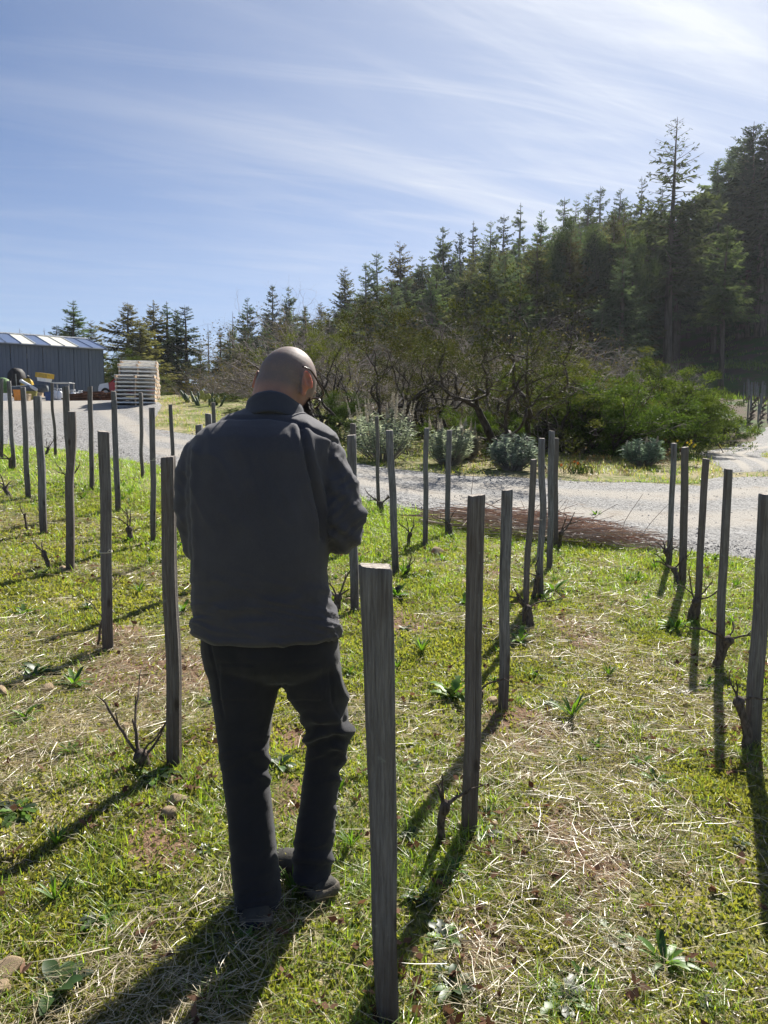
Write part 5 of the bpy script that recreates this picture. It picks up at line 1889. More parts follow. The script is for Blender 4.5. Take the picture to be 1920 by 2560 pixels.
GS = 'conifers standing out on the skyline'
for kind, px, py, D, wd, lab in [
    ('fir', 179, 750, 88, 1.25, 'full conical conifer rising behind the shed roof'), ('fir2', 140, 812, 84, 1.3, 'short dark conifer left of the cone behind the shed'), ('redwood', 225, 800, 92, 1.0, 'lower conifer right of the cone behind the shed'),
    ('redwood2', 318, 755, 78, 1.25, 'broad brownish redwood above the pallet stacks'), ('redwood', 350, 800, 72, 1.4, 'wide brown redwood filling behind the pallets'), ('redwood', 382, 750, 82, 0.95, 'pointed conifer right of the broad brownish redwood'),
    ('spire', 417, 752, 84, 1.5, 'narrow conifer between two pointed ones above the bank'), ('fir2', 440, 770, 84, 1.0, 'slim conifer beside the narrow one above the bank'), ('fir2', 463, 762, 80, 1.25, 'rightmost pointed conifer of the cluster above the bank'),
    ('bare', 520, 808, 80, 1.0, 'thin half-bare conifer in the gap left of the man'), ('spire', 550, 812, 86, 1.4, 'small conifer right of the half-bare one'), ('bare', 578, 778, 84, 1.1, 'bare pale conifer pole left of the head of the man'),
    ('fir', 619, 742, 88, 1.0, 'pointed conifer above the left of the bald head'), ('fir2', 680, 709, 92, 1.15, 'tall pointed conifer directly above the bald head'), ('fir', 724, 715, 94, 1.0, 'conifer next right of the tall one above the head'),
    ('redwood', 862, 664, 96, 1.0, 'olive conifer beside the bare branched crown'), ('fir2', 915, 655, 104, 1.2, 'conifer leaning on the left flank of the ridge stand'), ('fir2', 943, 627, 104, 1.0, 'conifer with forked outline low on the ridge'),
    ('redwood', 1002, 602, 100, 1.1, 'brownish redwood standing out low on the ridge'), ('fir', 1055, 640, 100, 1.2, 'lower conifer in the dip of the ridge line'), ('fir', 1111, 565, 108, 1.25, 'broad dark conifer on the ridge, left of the slim spires'),
    ('fir2', 1151, 575, 110, 1.0, 'conifer close right of the broad dark one on the ridge'), ('spire', 1183, 553, 114, 1.3, 'slim spire on the ridge, left of the bushy pair'), ('fir', 1229, 550, 112, 1.0, 'left conifer of the bushy pair on the ridge'),
    ('fir2', 1259, 535, 112, 1.0, 'right conifer of the bushy pair on the ridge'), ('spire', 1300, 506, 108, 1.25, 'tallest thin spire in the middle of the ridge line'), ('fir', 1352, 524, 114, 1.0, 'conifer just right of the tallest thin spire'),
    ('fir2', 1410, 492, 116, 1.1, 'first high conifer where the ridge line steps up'), ('fir', 1440, 500, 116, 1.0, 'second conifer on the step of the ridge line'), ('fir', 1470, 480, 114, 1.0, 'third conifer on the step of the ridge line'), ('fir2', 1502, 464, 116, 1.1, 'highest conifer of the step on the ridge line'),
    ('fir', 1551, 469, 114, 1.1, 'dark conifer left of the open-topped one on the ridge'), ('open', 1605, 441, 106, 0.9, 'open-topped conifer left of the dead-topped giant'), ('fir2', 1655, 463, 110, 1.0, 'dark conifer tucked against the dead-topped giant'),
    ('fir', 1748, 486, 110, 1.0, 'dark conifer right of the dead-topped giant'), ('tall', 1794, 397, 96, 1.1, 'tall conifer midway between dead-topped giant and right edge'), ('tall2', 1832, 368, 98, 1.0, 'tall conifer with broken top near the right edge'),
    ('tall2', 1889, 299, 92, 1.15, 'highest conifer at the right edge of the picture'), ('tall', 1925, 312, 90, 1.2, 'conifer cut by the right edge of the picture'), ('tall', 1860, 340, 100, 1.0, 'conifer squeezed between the two tallest at the right edge')]:
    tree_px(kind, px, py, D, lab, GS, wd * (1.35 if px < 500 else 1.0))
t = tree_px('deadtop', 1694, 293, 80, 'giant conifer with bare dead top towering over the ridge', GS, 1.0, 0.6)
# nearer trees on the slope
GN = 'conifers on the lower slope'
tree_px('tall', 1822, 560, 66, 'leaning tall conifer with charred foot at the slope edge', GN, 1.0)
tree_px('open', 1300, 690, 58, 'pale grey thin-needled conifer in front of the dark stand', GN, 1.5)
tree_px('fir2', 1560, 640, 62, 'bluish young conifer left of the giant trunk', GN, 1.5)
tree_px('redwood', 1180, 670, 74, 'olive conifer above the twisted oak', GN, 1.4)
tree_px('fir', 1080, 690, 80, 'dark conifer above the umbrella-crowned manzanita', GN, 1.4)
tree_px('redwood', 1250, 620, 84, 'brownish conifer on the slope below the thin spire', GN, 1.3)
tree_px('fir', 1400, 600, 84, 'dark full conifer below the step of the ridge line', GN, 1.3)
tree_px('fir2', 980, 700, 76, 'bluish conifer behind the umbrella-crowned manzanita', GN, 1.3)
tree_px('fir', 760, 770, 62, 'conifer half hidden in grey brush right of the head', GN, 1.3)
tree_px('redwood', 600, 860, 54, 'olive conifer low behind the left of the head', GN, 1.6)
tree_px('fir2', 545, 880, 50, 'dark bluish conifer behind the cactus', GN, 1.6)
tree_px('fir', 500, 860, 60, 'dark conifer on the far side of the grassy bank', GN, 1.4)
# the stand itself
sky_x = np.array([300, 620, 700, 862, 943, 1002, 1111, 1300, 1410, 1502, 1605, 1694, 1794, 1889, 2050])
sky_y = np.array([850, 800, 770, 730, 690, 660, 620, 590, 540, 515, 500, 500, 440, 380, 330])
r_ = np.random.default_rng(99)
placed = []
tries = 0
while len(placed) < 200 and tries < 9000:
    tries += 1
    D = r_.uniform(66, 134)
    px = r_.uniform(560, 2020)
    if D < 78 and px < 1150:
        continue
    if px > 1560 and D < 88:
        continue
    t = P3(px, 900, D)
    if any((t[0] - q[0]) ** 2 + (t[1] - q[1]) ** 2 < 6.5 for q in placed):
        continue
    z = float(gz(np.array([t[0]]), np.array([t[1]]))[0])
    ymax = np.interp(px, sky_x, sky_y) + r_.uniform(0, 60)
    ztop = P3(px, ymax, D)[2]
    h = min(ztop - z, r_.uniform(19, 33))
    if h < 9:
        continue
    placed.append(t)
    right = px > 1560
    kind = r_.choice(['tall', 'tall2', 'fir'] if right else ['fir', 'fir2', 'redwood', 'fir', 'tall2'])
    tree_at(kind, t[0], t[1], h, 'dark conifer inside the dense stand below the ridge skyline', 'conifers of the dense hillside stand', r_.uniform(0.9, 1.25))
# pale leafless treeline far behind the shed
for i, (px, py) in enumerate(((20, 835), (50, 822), (75, 830), (105, 820), (122, 832))):
    tree_px('bare', px, py, 150 + 5 * i, 'faint bare tree far off behind the shed roof', 'faint bare trees behind the shed', 1.6)


# ------------------------------------------------------------------ broadleaf brush: manzanita, oak, bare thicket
def grow(r_, p, d, L, rad, depth, wob, up, out, tips, fork=(2, 3), shrink=0.72, nseg=6, spread=0.7):
    pts, q = [np.array(p)], np.array(p, float)
    d = unit(d)
    for i in range(nseg):
        d = unit(d + r_.normal(size=3) * wob + np.array([0, 0, up]))
        q = q + d * L / nseg
        pts.append(q.copy())
    r1 = rad * 0.68
    out.append((np.array(pts), np.linspace(rad, r1, nseg + 1), depth))
    if depth == 0:
        tips.append((q, d))
        return
    for k in range(r_.integers(fork[0], fork[1] + 1)):
        d2 = unit(d + r_.normal(size=3) * spread + np.array([0, 0, up * 1.5]))
        grow(r_, q, d2, L * shrink * r_.uniform(0.75, 1.2), r1 * r_.uniform(0.6, 0.9), depth - 1, wob, up, out, tips, fork, shrink, nseg, spread)
    if r_.random() < 0.6:
        j = nseg // 2
        d2 = unit(d + r_.normal(size=3) * spread * 1.2)
        grow(r_, pts[j], d2, L * shrink * 0.7, r1 * 0.55, max(depth - 2, 0), wob, up, out, tips, fork, shrink, nseg, spread)


def branches_mesh(out, sides_thick=7):
    mb = MB()
    p0, p1, a0, a1 = [], [], [], []
    for pts, rad, dep in out:
        if rad[0] > 0.012:
            mb.tube(pts, rad, sides_thick if rad[0] > 0.03 else 5)
        else:
            p0.append(pts[:-1]); p1.append(pts[1:]); a0.append(rad[:-1]); a1.append(rad[1:])
    if p0:
        mb.segs(np.concatenate(p0), np.concatenate(p1), np.concatenate(a0), np.concatenate(a1), 3)
    return mb.mesh('limbs', True)


def leaf_cloud(r_, tips, per, rad, L, W, c0, c1, flat=0.7, keep=1.0, crown=0.0):
    P, Dd, C = [], [], []
    zt = max(q[2] for q, d in tips)
    for q, d in tips:
        if r_.random() > keep * (1.0 if q[2] > crown * zt else 0.22):
            continue
        m = int(per * r_.uniform(0.5, 1.4))
        o = rand_dir(m, r_) * (r_.random(m) ** 0.5)[:, None] * rad
        o[:, 2] *= flat
        P.append(q + o + d * rad * 0.4)
        Dd.append(unit(o / rad + np.array([0, 0, 0.55]) + r_.normal(size=(m, 3)) * 0.5))
        C.append(np.clip(r_.random(m) * 0.7 + 0.3 * r_.random(), 0, 1))
    P, Dd, C = np.concatenate(P), np.concatenate(Dd), np.concatenate(C)
    n = len(P)
    mb = MB()
    mb.leaves(P, Dd, rand_dir(n, r_), L * r_.uniform(0.6, 1.3, n), W * r_.uniform(0.7, 1.2, n), lerp_col(c0, c1, C))
    return mb.mesh('foliage')


OLV = ((0.036, 0.048, 0.016), (0.100, 0.110, 0.036))
GRN = ((0.030, 0.046, 0.013), (0.105, 0.128, 0.034))
DRK = ((0.022, 0.036, 0.012), (0.070, 0.085, 0.024))
GRY = ((0.13, 0.165, 0.12), (0.36, 0.40, 0.32))
BR = {}


def brush(nm, seed, stems, H, depth, wob, up, bark, leaf=None, per=40, lr=0.28, L=0.075, W=0.035, spread=0.7, fork=(2, 3), keep=1.0, r0=0.07, shrink=0.72, first=0.34, lean=0.55, flat=0.7, crown=0.0):
    r_ = np.random.default_rng(seed)
    out, tips = [], []
    for s in range(stems):
        a = 2 * math.pi * (s + r_.random() * 0.7) / stems
        grow(r_, (0.12 * math.cos(a), 0.12 * math.sin(a), -0.15), (lean * math.cos(a), lean * math.sin(a), 1), H * first, r0 * r_.uniform(0.7, 1.1), depth, wob, up, out, tips, fork, shrink, 6, spread)
    bm_ = branches_mesh(out)
    bm_.materials.append(M[bark])
    lf = None
    if leaf is not None:
        lf = leaf_cloud(r_, tips, per, lr, L, W, leaf[0], leaf[1], flat, keep, crown)
        lf.materials.append(M['brush_leaf'])
    zt = max(q[2] for q, d in tips) if tips else H
    BR[nm] = (bm_, lf, zt, nm)


brush('umbrella', 11, 7, 4.0, 5, 0.22, 0.06, 'dark_bark', OLV, 75, 0.21, 0.055, 0.030, 0.50, (2, 2), 0.62, 0.085, 0.74, 0.32, 0.62, 0.7, 0.66)
brush('umbrella2', 12, 7, 4.0, 5, 0.24, 0.05, 'dark_bark', OLV, 70, 0.21, 0.055, 0.030, 0.55, (2, 2), 0.55, 0.080, 0.73, 0.32, 0.7, 0.7, 0.62)
brush('oak', 13, 3, 5.0, 5, 0.27, 0.045, 'dark_bark', OLV, 60, 0.24, 0.055, 0.030, 0.68, (2, 3), 0.25, 0.10, 0.72, 0.34, 0.42)
brush('green', 14, 9, 2.6, 4, 0.22, 0.02, 'dark_bark', GRN, 130, 0.19, 0.055, 0.030, 0.75, (2, 2), 0.85, 0.055, 0.72, 0.36, 1.0)
brush('green2', 15, 10, 2.4, 4, 0.22, 0.02, 'dark_bark', GRN, 130, 0.19, 0.055, 0.030, 0.8, (2, 2), 0.85, 0.05, 0.72, 0.36, 1.1)
brush('dense', 16, 7, 2.6, 4, 0.18, 0.03, 'dark_bark', DRK, 130, 0.22, 0.040, 0.022, 0.7, (2, 3), 1.0, 0.05, 0.72, 0.36, 0.9)
brush('bare', 17, 5, 4.0, 5, 0.24, 0.02, 'twig_bark', None, spread=0.62, fork=(2, 3), r0=0.045, first=0.32, lean=0.6)
brush('bare2', 18, 6, 3.6, 5, 0.26, 0.015, 'twig_bark', ((0.06, 0.055, 0.02), (0.12, 0.10, 0.04)), 5, 0.2, 0.06, 0.03, 0.65, (2, 3), 0.4, 0.04, 0.72, 0.32, 0.7)
brush('twiggy', 19, 9, 0.9, 3, 0.3, 0.0, 'grey_bark', ((0.09, 0.05, 0.03), (0.20, 0.12, 0.07)), 8, 0.1, 0.05, 0.022, 0.8, (2, 3), 0.7, 0.010, 0.72, 0.36, 1.0)
brush('round', 20, 5, 9.0, 4, 0.16, 0.05, 'dark_bark', ((0.040, 0.062, 0.026), (0.125, 0.150, 0.062)), 170, 0.75, 0.20, 0.10, 0.6, (2, 3), 1.0, 0.2, 0.70, 0.32, 0.6)


def brush_px(kind, px, base_py, D, top_py, wide, label, cat='shrub', group=None, name='brush_shrub', rz=None):
    x = P3(px, base_py, D)[0]
    z = float(gz(np.array([x]), np.array([D]))[0]) - 0.03
    h = P3(px, top_py, D)[2] - z
    bm_, lf, zt, _ = BR[kind]
    o = empty(name, (x, D, z), random.uniform(0, 6.28) if rz is None else rz)
    s = max(h, 0.2) / zt
    o.scale = (s * wide, s * wide, s)
    link('limbs', bm_, None, o)
    if lf is not None:
        link('foliage', lf, None, o)
    tag(o, label, cat, group)
    return o


BP = brush_px
BP('umbrella', 955, 1100, 19.0, 752, 1.0, 'umbrella-crowned manzanita with bare twisting limbs right of the head', 'tree', 'trees in the roadside brush', 'manzanita_tree', 0.5)
BP('oak', 1290, 1095, 17.6, 720, 1.15, 'dark twisted oak with two crooked limbs behind the road', 'tree', 'trees in the roadside brush', 'oak_tree', 2.3)
BP('umbrella2', 820, 1090, 21.5, 800, 1.0, 'lower manzanita close right of the bearded face', 'tree', 'trees in the roadside brush', 'manzanita_tree', 1.1)
BP('umbrella2', 1100, 1100, 21.0, 830, 1.05, 'manzanita between the umbrella crown and the twisted oak', 'tree', 'trees in the roadside brush', 'manzanita_tree', 2.2)
BP('umbrella', 1440, 1100, 19.5, 880, 1.3, 'low spreading manzanita with limbs resting near the trio of stakes', 'tree', 'trees in the roadside brush', 'manzanita_tree', 3.9)
BP('green', 1530, 1110, 19.5, 930, 1.1, 'bright green manzanita bush behind the right road edge', 'shrub', 'green bushes along the road')
BP('green2', 1650, 1100, 21.5, 940, 1.1, 'rounded green bush above the yellow flowers', 'shrub', 'green bushes along the road')
BP('green2', 1735, 1105, 25.0, 985, 1.0, 'large green bush at the bend of the gravel track', 'shrub', 'green bushes along the road')
BP('dense', 1818, 1112, 25.5, 1050, 1.0, 'small dark bush at the very edge of the track bend', 'shrub', 'green bushes along the road')
BP('green', 1480, 1070, 24.0, 900, 1.4, 'olive bush behind the low spreading manzanita', 'shrub', 'green bushes along the road')
BP('green2', 1600, 1040, 28.0, 905, 1.1, 'pale olive bush highest up the slope on the right', 'shrub', 'green bushes along the road')
BP('green', 1440, 1105, 20.5, 965, 1.1, 'rounded green bush right behind the trio of stakes', 'shrub', 'green bushes along the road')
BP('green2', 1595, 1100, 23.0, 950, 1.1, 'dense green bush between the bright one and the rounded one', 'shrub', 'green bushes along the road')
BP('green', 1330, 1060, 21.5, 880, 1.0, 'leafy green clump in the fork of the twisted oak', 'shrub', 'green bushes along the road')
BP('dense', 870, 1105, 19.0, 985, 1.4, 'bright-leaved low bush right of the beard', 'shrub', 'green bushes along the road')
BP('green', 1205, 1105, 18.5, 990, 0.9, 'yellow-green bush between the grey shrubs', 'shrub', 'green bushes along the road')
BP('dense', 1040, 1100, 23.0, 1010, 1.6, 'dark leafy undergrowth right of the umbrella crown', 'shrub', 'dark undergrowth')
BP('dense', 1180, 1090, 24.0, 1005, 1.6, 'dark leafy undergrowth left of the twisted oak', 'shrub', 'dark undergrowth')
BP('dense', 1380, 1090, 23.0, 1010, 1.6, 'dark leafy undergrowth right of the twisted oak', 'shrub', 'dark undergrowth')
BP('dense', 760, 1090, 25.0, 1000, 1.8, 'dark leafy undergrowth behind the beard', 'shrub', 'dark undergrowth')
BP('dense', 1520, 1060, 24.0, 970, 1.6, 'dark leafy undergrowth behind the bright green manzanita', 'shrub', 'dark undergrowth')
GB = 'leafless grey thicket behind the manzanitas'
LB = 'leafless grey-twigged bush in the thicket behind the manzanitas'
for i, (px, D, ty, wd) in enumerate(((640, 32, 800, 1.3), (700, 30, 770, 1.3), (760, 33, 745, 1.3), (830, 36, 735, 1.3), (900, 38, 745, 1.3), (860, 28, 800, 1.2), (1010, 30, 790, 1.2), (1080, 34, 770, 1.3), (1150, 38, 750, 1.4), (1230, 36, 760, 1.3), (1310, 40, 770, 1.3),
                                        (1060, 26, 860, 1.2), (1180, 27, 850, 1.2), (1400, 36, 830, 1.3), (1480, 42, 830, 1.3), (1550, 46, 850, 1.3), (1620, 48, 870, 1.3), (1680, 50, 890, 1.2), (1440, 30, 870, 1.2), (1540, 34, 890, 1.2), (580, 34, 860, 1.3), (530, 36, 900, 1.3),
                                        (600, 28, 930, 1.3), (680, 27, 880, 1.3), (480, 44, 920, 1.2), (790, 23, 850, 1.1), (900, 24, 800, 1.1), (1040, 22, 880, 1.0), (1160, 21, 830, 1.1), (1250, 22, 760, 1.1), (1350, 23, 800, 1.1), (1420, 25, 850, 1.1), (720, 24, 880, 1.1))):
    BP('bare' if i % 2 else 'bare2', px, 1080, D, ty, wd, LB, 'shrub', GB, 'bare_shrub')
BP('bare', 790, 1060, 44, 700, 1.2, 'tall pale bare tree left of the ridge stand', 'tree', None, 'bare_tree')
BP('green2', 345, 1000, 64, 885, 1.0, 'rounded olive tree directly behind the pallets', 'tree', None, 'round_tree')
for px, D, ty, lab in ((1420, 70, 598, 'round pale green broadleaf tree on the slope, left one of two'), (1515, 72, 605, 'round pale green broadleaf tree on the slope, right one of two'), (1290, 66, 800, 'low round broadleaf tree under the grey thin conifer')):
    BP('round', px, 900, D, ty, 0.40, lab, 'tree', 'broadleaf trees on the slope', 'broadleaf_tree')
for px, D, ty, lab in ((1120, 16.4, 1122, 'small brown dry bush left of the middle grey shrub'), (1215, 15.6, 1118, 'brown dry bush between the two rounder grey shrubs'), (1180, 15.0, 1160, 'low dry twigs at the road edge below the grey shrub'), (1470, 15.2, 1120, 'reddish dry bush behind the trio of stakes'),
                       (1350, 14.8, 1150, 'low dry twigs left of the trio of stakes'), (1660, 17.0, 1100, 'reddish dry bush behind the farthest right-hand stake'), (1790, 21.0, 1108, 'dry bush at the foot of the track bend'), (1560, 14.6, 1160, 'grey dry tuft at the road edge on the right'), (1480, 14.2, 1175, 'small dry tuft beside the orange flowers')):
    BP('twiggy', px, 1150, D, ty, 1.3, lab, 'shrub', 'dry twiggy bushes along the road', 'dry_bush')


# grey-leaved shrubs with pale flower spires
def spire_shrub(px, base_py, D, w, h, nsp, label, seed, col=GRY, tall=0.45):
    r_ = np.random.default_rng(seed)
    x = P3(px, base_py, D)[0]
    z = float(gz(np.array([x]), np.array([D]))[0]) - 0.03
    o = empty('spire_shrub', (x, D, z))
    st, lf = MB(), MB()
    nst = 58
    P, Dd, C = [], [], []
    tipsl = []
    for k in range(nst):
        a = r_.uniform(0, 6.28)
        rr = math.sqrt(r_.random())
        tip = np.array([w / 2 * rr * math.cos(a), w / 2 * rr * math.sin(a), h * (0.35 + 0.65 * math.sqrt(max(0, 1 - 0.75 * rr * rr))) * r_.uniform(0.62, 1.12)])
        p0 = tip * np.array([.25, .25, 0])
        mid = (p0 + tip) / 2 + np.array([math.cos(a), math.sin(a), 0]) * 0.08
        pts = spline([p0, mid, tip], 6)
        st.tube(pts, np.linspace(.014, .006, 6), 4)
        m = 34
        t = 0.25 + 0.75 * r_.random(m) ** 0.7
        f = np.clip(t * 5, 0, 4.999)
        i = f.astype(int)
        pp = pts[i] * (1 - (f - i))[:, None] + pts[i + 1] * (f - i)[:, None]
        aa = r_.uniform(0, 6.28, m)
        dv = unit(np.stack([np.cos(aa), np.sin(aa), r_.uniform(-0.1, 0.9, m)], 1))
        P.append(pp); Dd.append(dv); C.append(r_.random(m))
        tipsl.append(tip)
    P, Dd, C = np.concatenate(P), np.concatenate(Dd), np.concatenate(C)
    n = len(P)
    lf.blades(P, Dd, unit(np.cross(Dd, r_.normal(size=(n, 3)))), r_.uniform(.10, .19, n), r_.uniform(.018, .030, n), np.array([[0, 0, -0.35]]) * r_.random((n, 1)), lerp_col(col[0], col[1], C), 2)
    st.build('stems', 'grey_bark', o)
    lf.build('foliage', 'shrub_leaf', o)
    tipsl = sorted(tipsl, key=lambda q: -q[2] - 0.5 * r_.random())
    for k in range(nsp):
        tp = tipsl[k]
        L = tall * r_.uniform(0.6, 1.15)
        ax = unit(np.array([tp[0] * 0.35, tp[1] * 0.35, 1.0]))
        m = 150
        t = r_.random(m)
        pp = tp + ax * (t * L)[:, None]
        dv = unit(rand_dir(m, r_) + ax * 0.8)
        sb = MB()
        sb.tube([tp, tp + ax * L], [.007, .003], 4, (0.42, 0.38, 0.30))
        sb.leaves(pp, dv, rand_dir(m, r_), 0.055 * (1.15 - t), 0.018, lerp_col((0.36, 0.32, 0.26), (0.62, 0.58, 0.50), r_.random(m)))
        sb.build('flower_spire', 'straw_stem', o)
    tag(o, label, 'shrub', 'grey-leaved shrubs behind the road')


spire_shrub(958, 1160, 15.8, 1.5, 1.08, 17, 'large grey-green shrub with tall pale flower spires behind the road', 1, tall=0.50)
spire_shrub(1122, 1155, 15.6, 1.15, 0.82, 5, 'middle grey-green rounded shrub with a few short pale spires', 2, tall=0.28)
spire_shrub(1280, 1160, 15.0, 1.0, 0.72, 0, 'blue-grey rounded shrub without spires below the twisted oak', 3, ((0.09, 0.125, 0.105), (0.27, 0.32, 0.28)))
spire_shrub(1605, 1150, 16.6, 0.85, 0.62, 3, 'blue-green shrub behind the farthest right-hand stake', 4, ((0.08, 0.13, 0.10), (0.24, 0.31, 0.25)), 0.2)
spire_shrub(1170, 1130, 17.0, 0.55, 0.66, 9, 'wispy pale dry shrub between the grey shrubs', 5, ((0.16, 0.14, 0.10), (0.34, 0.31, 0.25)), 0.3)


# cactus with upright stems on top of the bank
def cactus(px, py, D, label, seed):
    r_ = np.random.default_rng(seed)
    p = ground_px(px, py, D)
    o = empty('column_cactus', p)
    for k in range(8):
        b = MB()
        a = r_.uniform(-1, 1)
        ln = r_.uniform(0.25, 0.5)
        d = unit(np.array([a * 0.5, r_.uniform(-.2, .2), 1]))
        s = np.array([a * 0.4, r_.uniform(-.2, .2), -0.05])
        pts = np.array([s, s + d * ln * .5, s + d * ln * .92, s + d * ln])
        b.tube(pts, [.035, .042, .036, .012], 9, None)
        b.build('stem', 'cactus_skin', o, True)
    for k in range(3):
        b = MB()
        c = np.array([r_.uniform(-.4, .4), -0.1, r_.uniform(.1, .3)])
        ellipsoid(b, c, (0.07, 0.02, 0.10), np.array(Matrix.Rotation(r_.uniform(-.6, .6), 3, 'Y')), 10, 8)
        b.build('pad', 'cactus_pad', o, True)
    tag(o, label, 'cactus')


simple('cactus_skin', (0.085, 0.115, 0.06), 0.6, 0.3, 0, 0.25, 12)
simple('cactus_pad', (0.34, 0.33, 0.08), 0.6, 0.3, 0, 0.25, 12)
cactus(498, 1000, 25.5, 'clump of grey-green upright cactus on the grassy bank', 3)
cactus(522, 1002, 24.5, 'smaller yellowish cactus at the right end of the bank', 6)
BP('green', 560, 1010, 26, 978, 2.2, 'soft green bush right of the cactus', 'shrub')
BP('dense', 590, 1050, 22.5, 1020, 2.5, 'low yellow-green bush at the left shoulder of the man', 'shrub')

# flowers
def flowers(px, py, D, n, mat, label, spread, seed, h=0.32):
    r_ = np.random.default_rng(seed)
    p = ground_px(px, py, D)
    o = empty('flower_clump', p)
    st = MB()
    P = np.stack([r_.normal(size=n) * spread, r_.normal(size=n) * 0.15, h * r_.uniform(0.7, 1.2, n)], 1)
    st.segs(P * np.array([.8, .8, 0]), P, np.full(n, .006), np.full(n, .004), 3)
    m = 60
    Q = np.stack([r_.normal(size=m) * spread, r_.normal(size=m) * 0.15, np.zeros(m)], 1)
    D2 = unit(np.stack([r_.normal(size=m) * .3, r_.normal(size=m) * .3, np.ones(m)], 1))
    st.blades(Q, D2, unit(np.cross(D2, r_.normal(size=(m, 3)))), h * r_.uniform(.7, 1.1, m), .018, None, None, 2)
    me = st.mesh('stems')
    link('stems', me, 'flower_stem', o)
    for q in P:
        b = MB()
        for k in range(6):
            a = k * 1.047
            dv = np.array([[math.cos(a), -0.4, math.sin(a)]])
            b.leaves(q[None], unit(dv), np.array([[0.1, -1.0, 0.3]]), 0.036, 0.024)
        b.tube([q, q + (0, -0.05, 0.008)], [.007, .011], 8)
        b.build('flower', mat, o)
    tag(o, label, 'flowers')


simple('flower_stem', (0.06, 0.12, 0.02), 0.6, 0.2)
flowers(1712, 1100, 18.5, 9, 'petal_yellow', 'clump of yellow daffodils at the foot of the green bushes', 0.28, 1, 0.42)
flowers(1450, 1175, 14.6, 4, 'petal_orange', 'few orange poppies beside the trio of stakes', 0.14, 2, 0.22)

# ------------------------------------------------------------------ distant vineyard block beyond the road bend
b = MB()
b.box((-0.018, -0.018, -0.2), (0.018, 0.018, 1.25))
fm = b.mesh('shaft')
fm.materials.append(M['stake_wood'])
b = MB()
r_ = np.random.default_rng(4)
for k in range(6):
    a = r_.uniform(0, 6.28)
    q, rad, _ = gnarl((0.06, 0, 0.0), (math.cos(a) * .6, math.sin(a) * .6, 1), r_.uniform(.3, .5), .03, .012, 40 + k, 5, .2)
    b.tube(q, rad, 4)
fv = b.mesh('vine')
fv.materials.append(M['vine_bark'])
cnt = 0
for row in range(14):
    for j in range(16):
        y = 39.0 + row * 1.35 + 0.12 * j
        x = 18.4 + j * 0.62 + row * 0.72 + r_.uniform(-.08, .08)
        p = np.array([[x, y, float(gz(np.array([x]), np.array([y]))[0])]])
        u_, v_ = to_px(p)
        if not (1858 < u_[0] < 1935) or on_road(np.array([x]), np.array([y]))[0]:
            continue
        o = empty('vineyard_stake', p[0], r_.uniform(0, 1))
        o.scale = (1.1, 1.1, r_.uniform(0.9, 1.12))
        link('shaft', fm, None, o)
        link('vine', fv, None, o)
        tag(o, 'thin stake in the distant vineyard block past the track bend', 'stake', 'stakes of the distant vineyard block')
        cnt += 1


# ------------------------------------------------------------------ pruned canes piled along the road edge
def build_brush_pile():
    r_ = np.random.default_rng(12)
    a, b_ = hit(1075, 1305), hit(1640, 1372)
    ax = unit((b_ - a) * np.array([1, 1, 0]))
    pr = np.array([-ax[1], ax[0], 0])
    Lp = np.linalg.norm((b_ - a)[:2])
    mb = MB()
    n = 430
    for i in range(n):
        s = r_.beta(1.35, 1.35)
        c = a + ax * s * Lp
        hmax = 0.31 * math.sin(math.pi * min(max(s * 0.9 + 0.08, 0), 1)) ** 0.7
        w = r_.normal() * 0.14
        hz = hmax * (1 - min(abs(w) / 0.5, 1) ** 1.5) * r_.random() ** 0.7
        c = c + pr * w
        c[2] = float(terrain(c[:1], c[1:2])[0]) + 0.02 + hz
        L = r_.uniform(0.35, 1.0)
        ang = r_.normal() * 0.46
        d = unit(ax * math.cos(ang) + pr * math.sin(ang) + np.array([0, 0, r_.normal() * 0.10]))
        bend = unit(r_.normal(size=3) * np.array([1, 1, .5])) * r_.uniform(0.02, 0.14) * L
        t = np.linspace(-0.5, 0.5, 5)
        pts = c + d * (t * L)[:, None] + bend * ((t * 2) ** 2 - 0.4)[:, None]
        zmin = terrain(pts[:, 0], pts[:, 1]) + 0.008
        pts[:, 2] = np.maximum(pts[:, 2], zmin)
        red = r_.random()
        col = np.array((0.36, 0.21, 0.15)) * (1 - red) + np.array((0.72, 0.60, 0.48)) * red * r_.uniform(.6, 1.1)
        r0 = r_.uniform(.003, .0065)
        mb.tube(pts, np.linspace(r0, r0 * .6, 5), 4, col, False)
    for i in range(16):                                   # a few canes sticking out towards the road
        s = r_.uniform(0.05, 1.0)
        c = a + ax * s * Lp
        c[2] = float(terrain(c[:1], c[1:2])[0]) + 0.12
        d = unit(ax * r_.uniform(-.8, .9) + pr * r_.uniform(0.1, .8) + np.array([0, 0, r_.uniform(.15, .7)]))
        pts = spline([c, c + d * .25 + r_.normal(size=3) * .03, c + d * r_.uniform(.4, .75) + r_.normal(size=3) * .05], 7)
        mb.tube(pts, np.linspace(.005, .0025, 7), 4, (0.16, 0.11, 0.08), False)
    o = mb.build('brush_pile', 'cane')
    tag(o, 'long low pile of pruned reddish vine canes at the road edge', 'brush pile', None, 'stuff')


build_brush_pile()


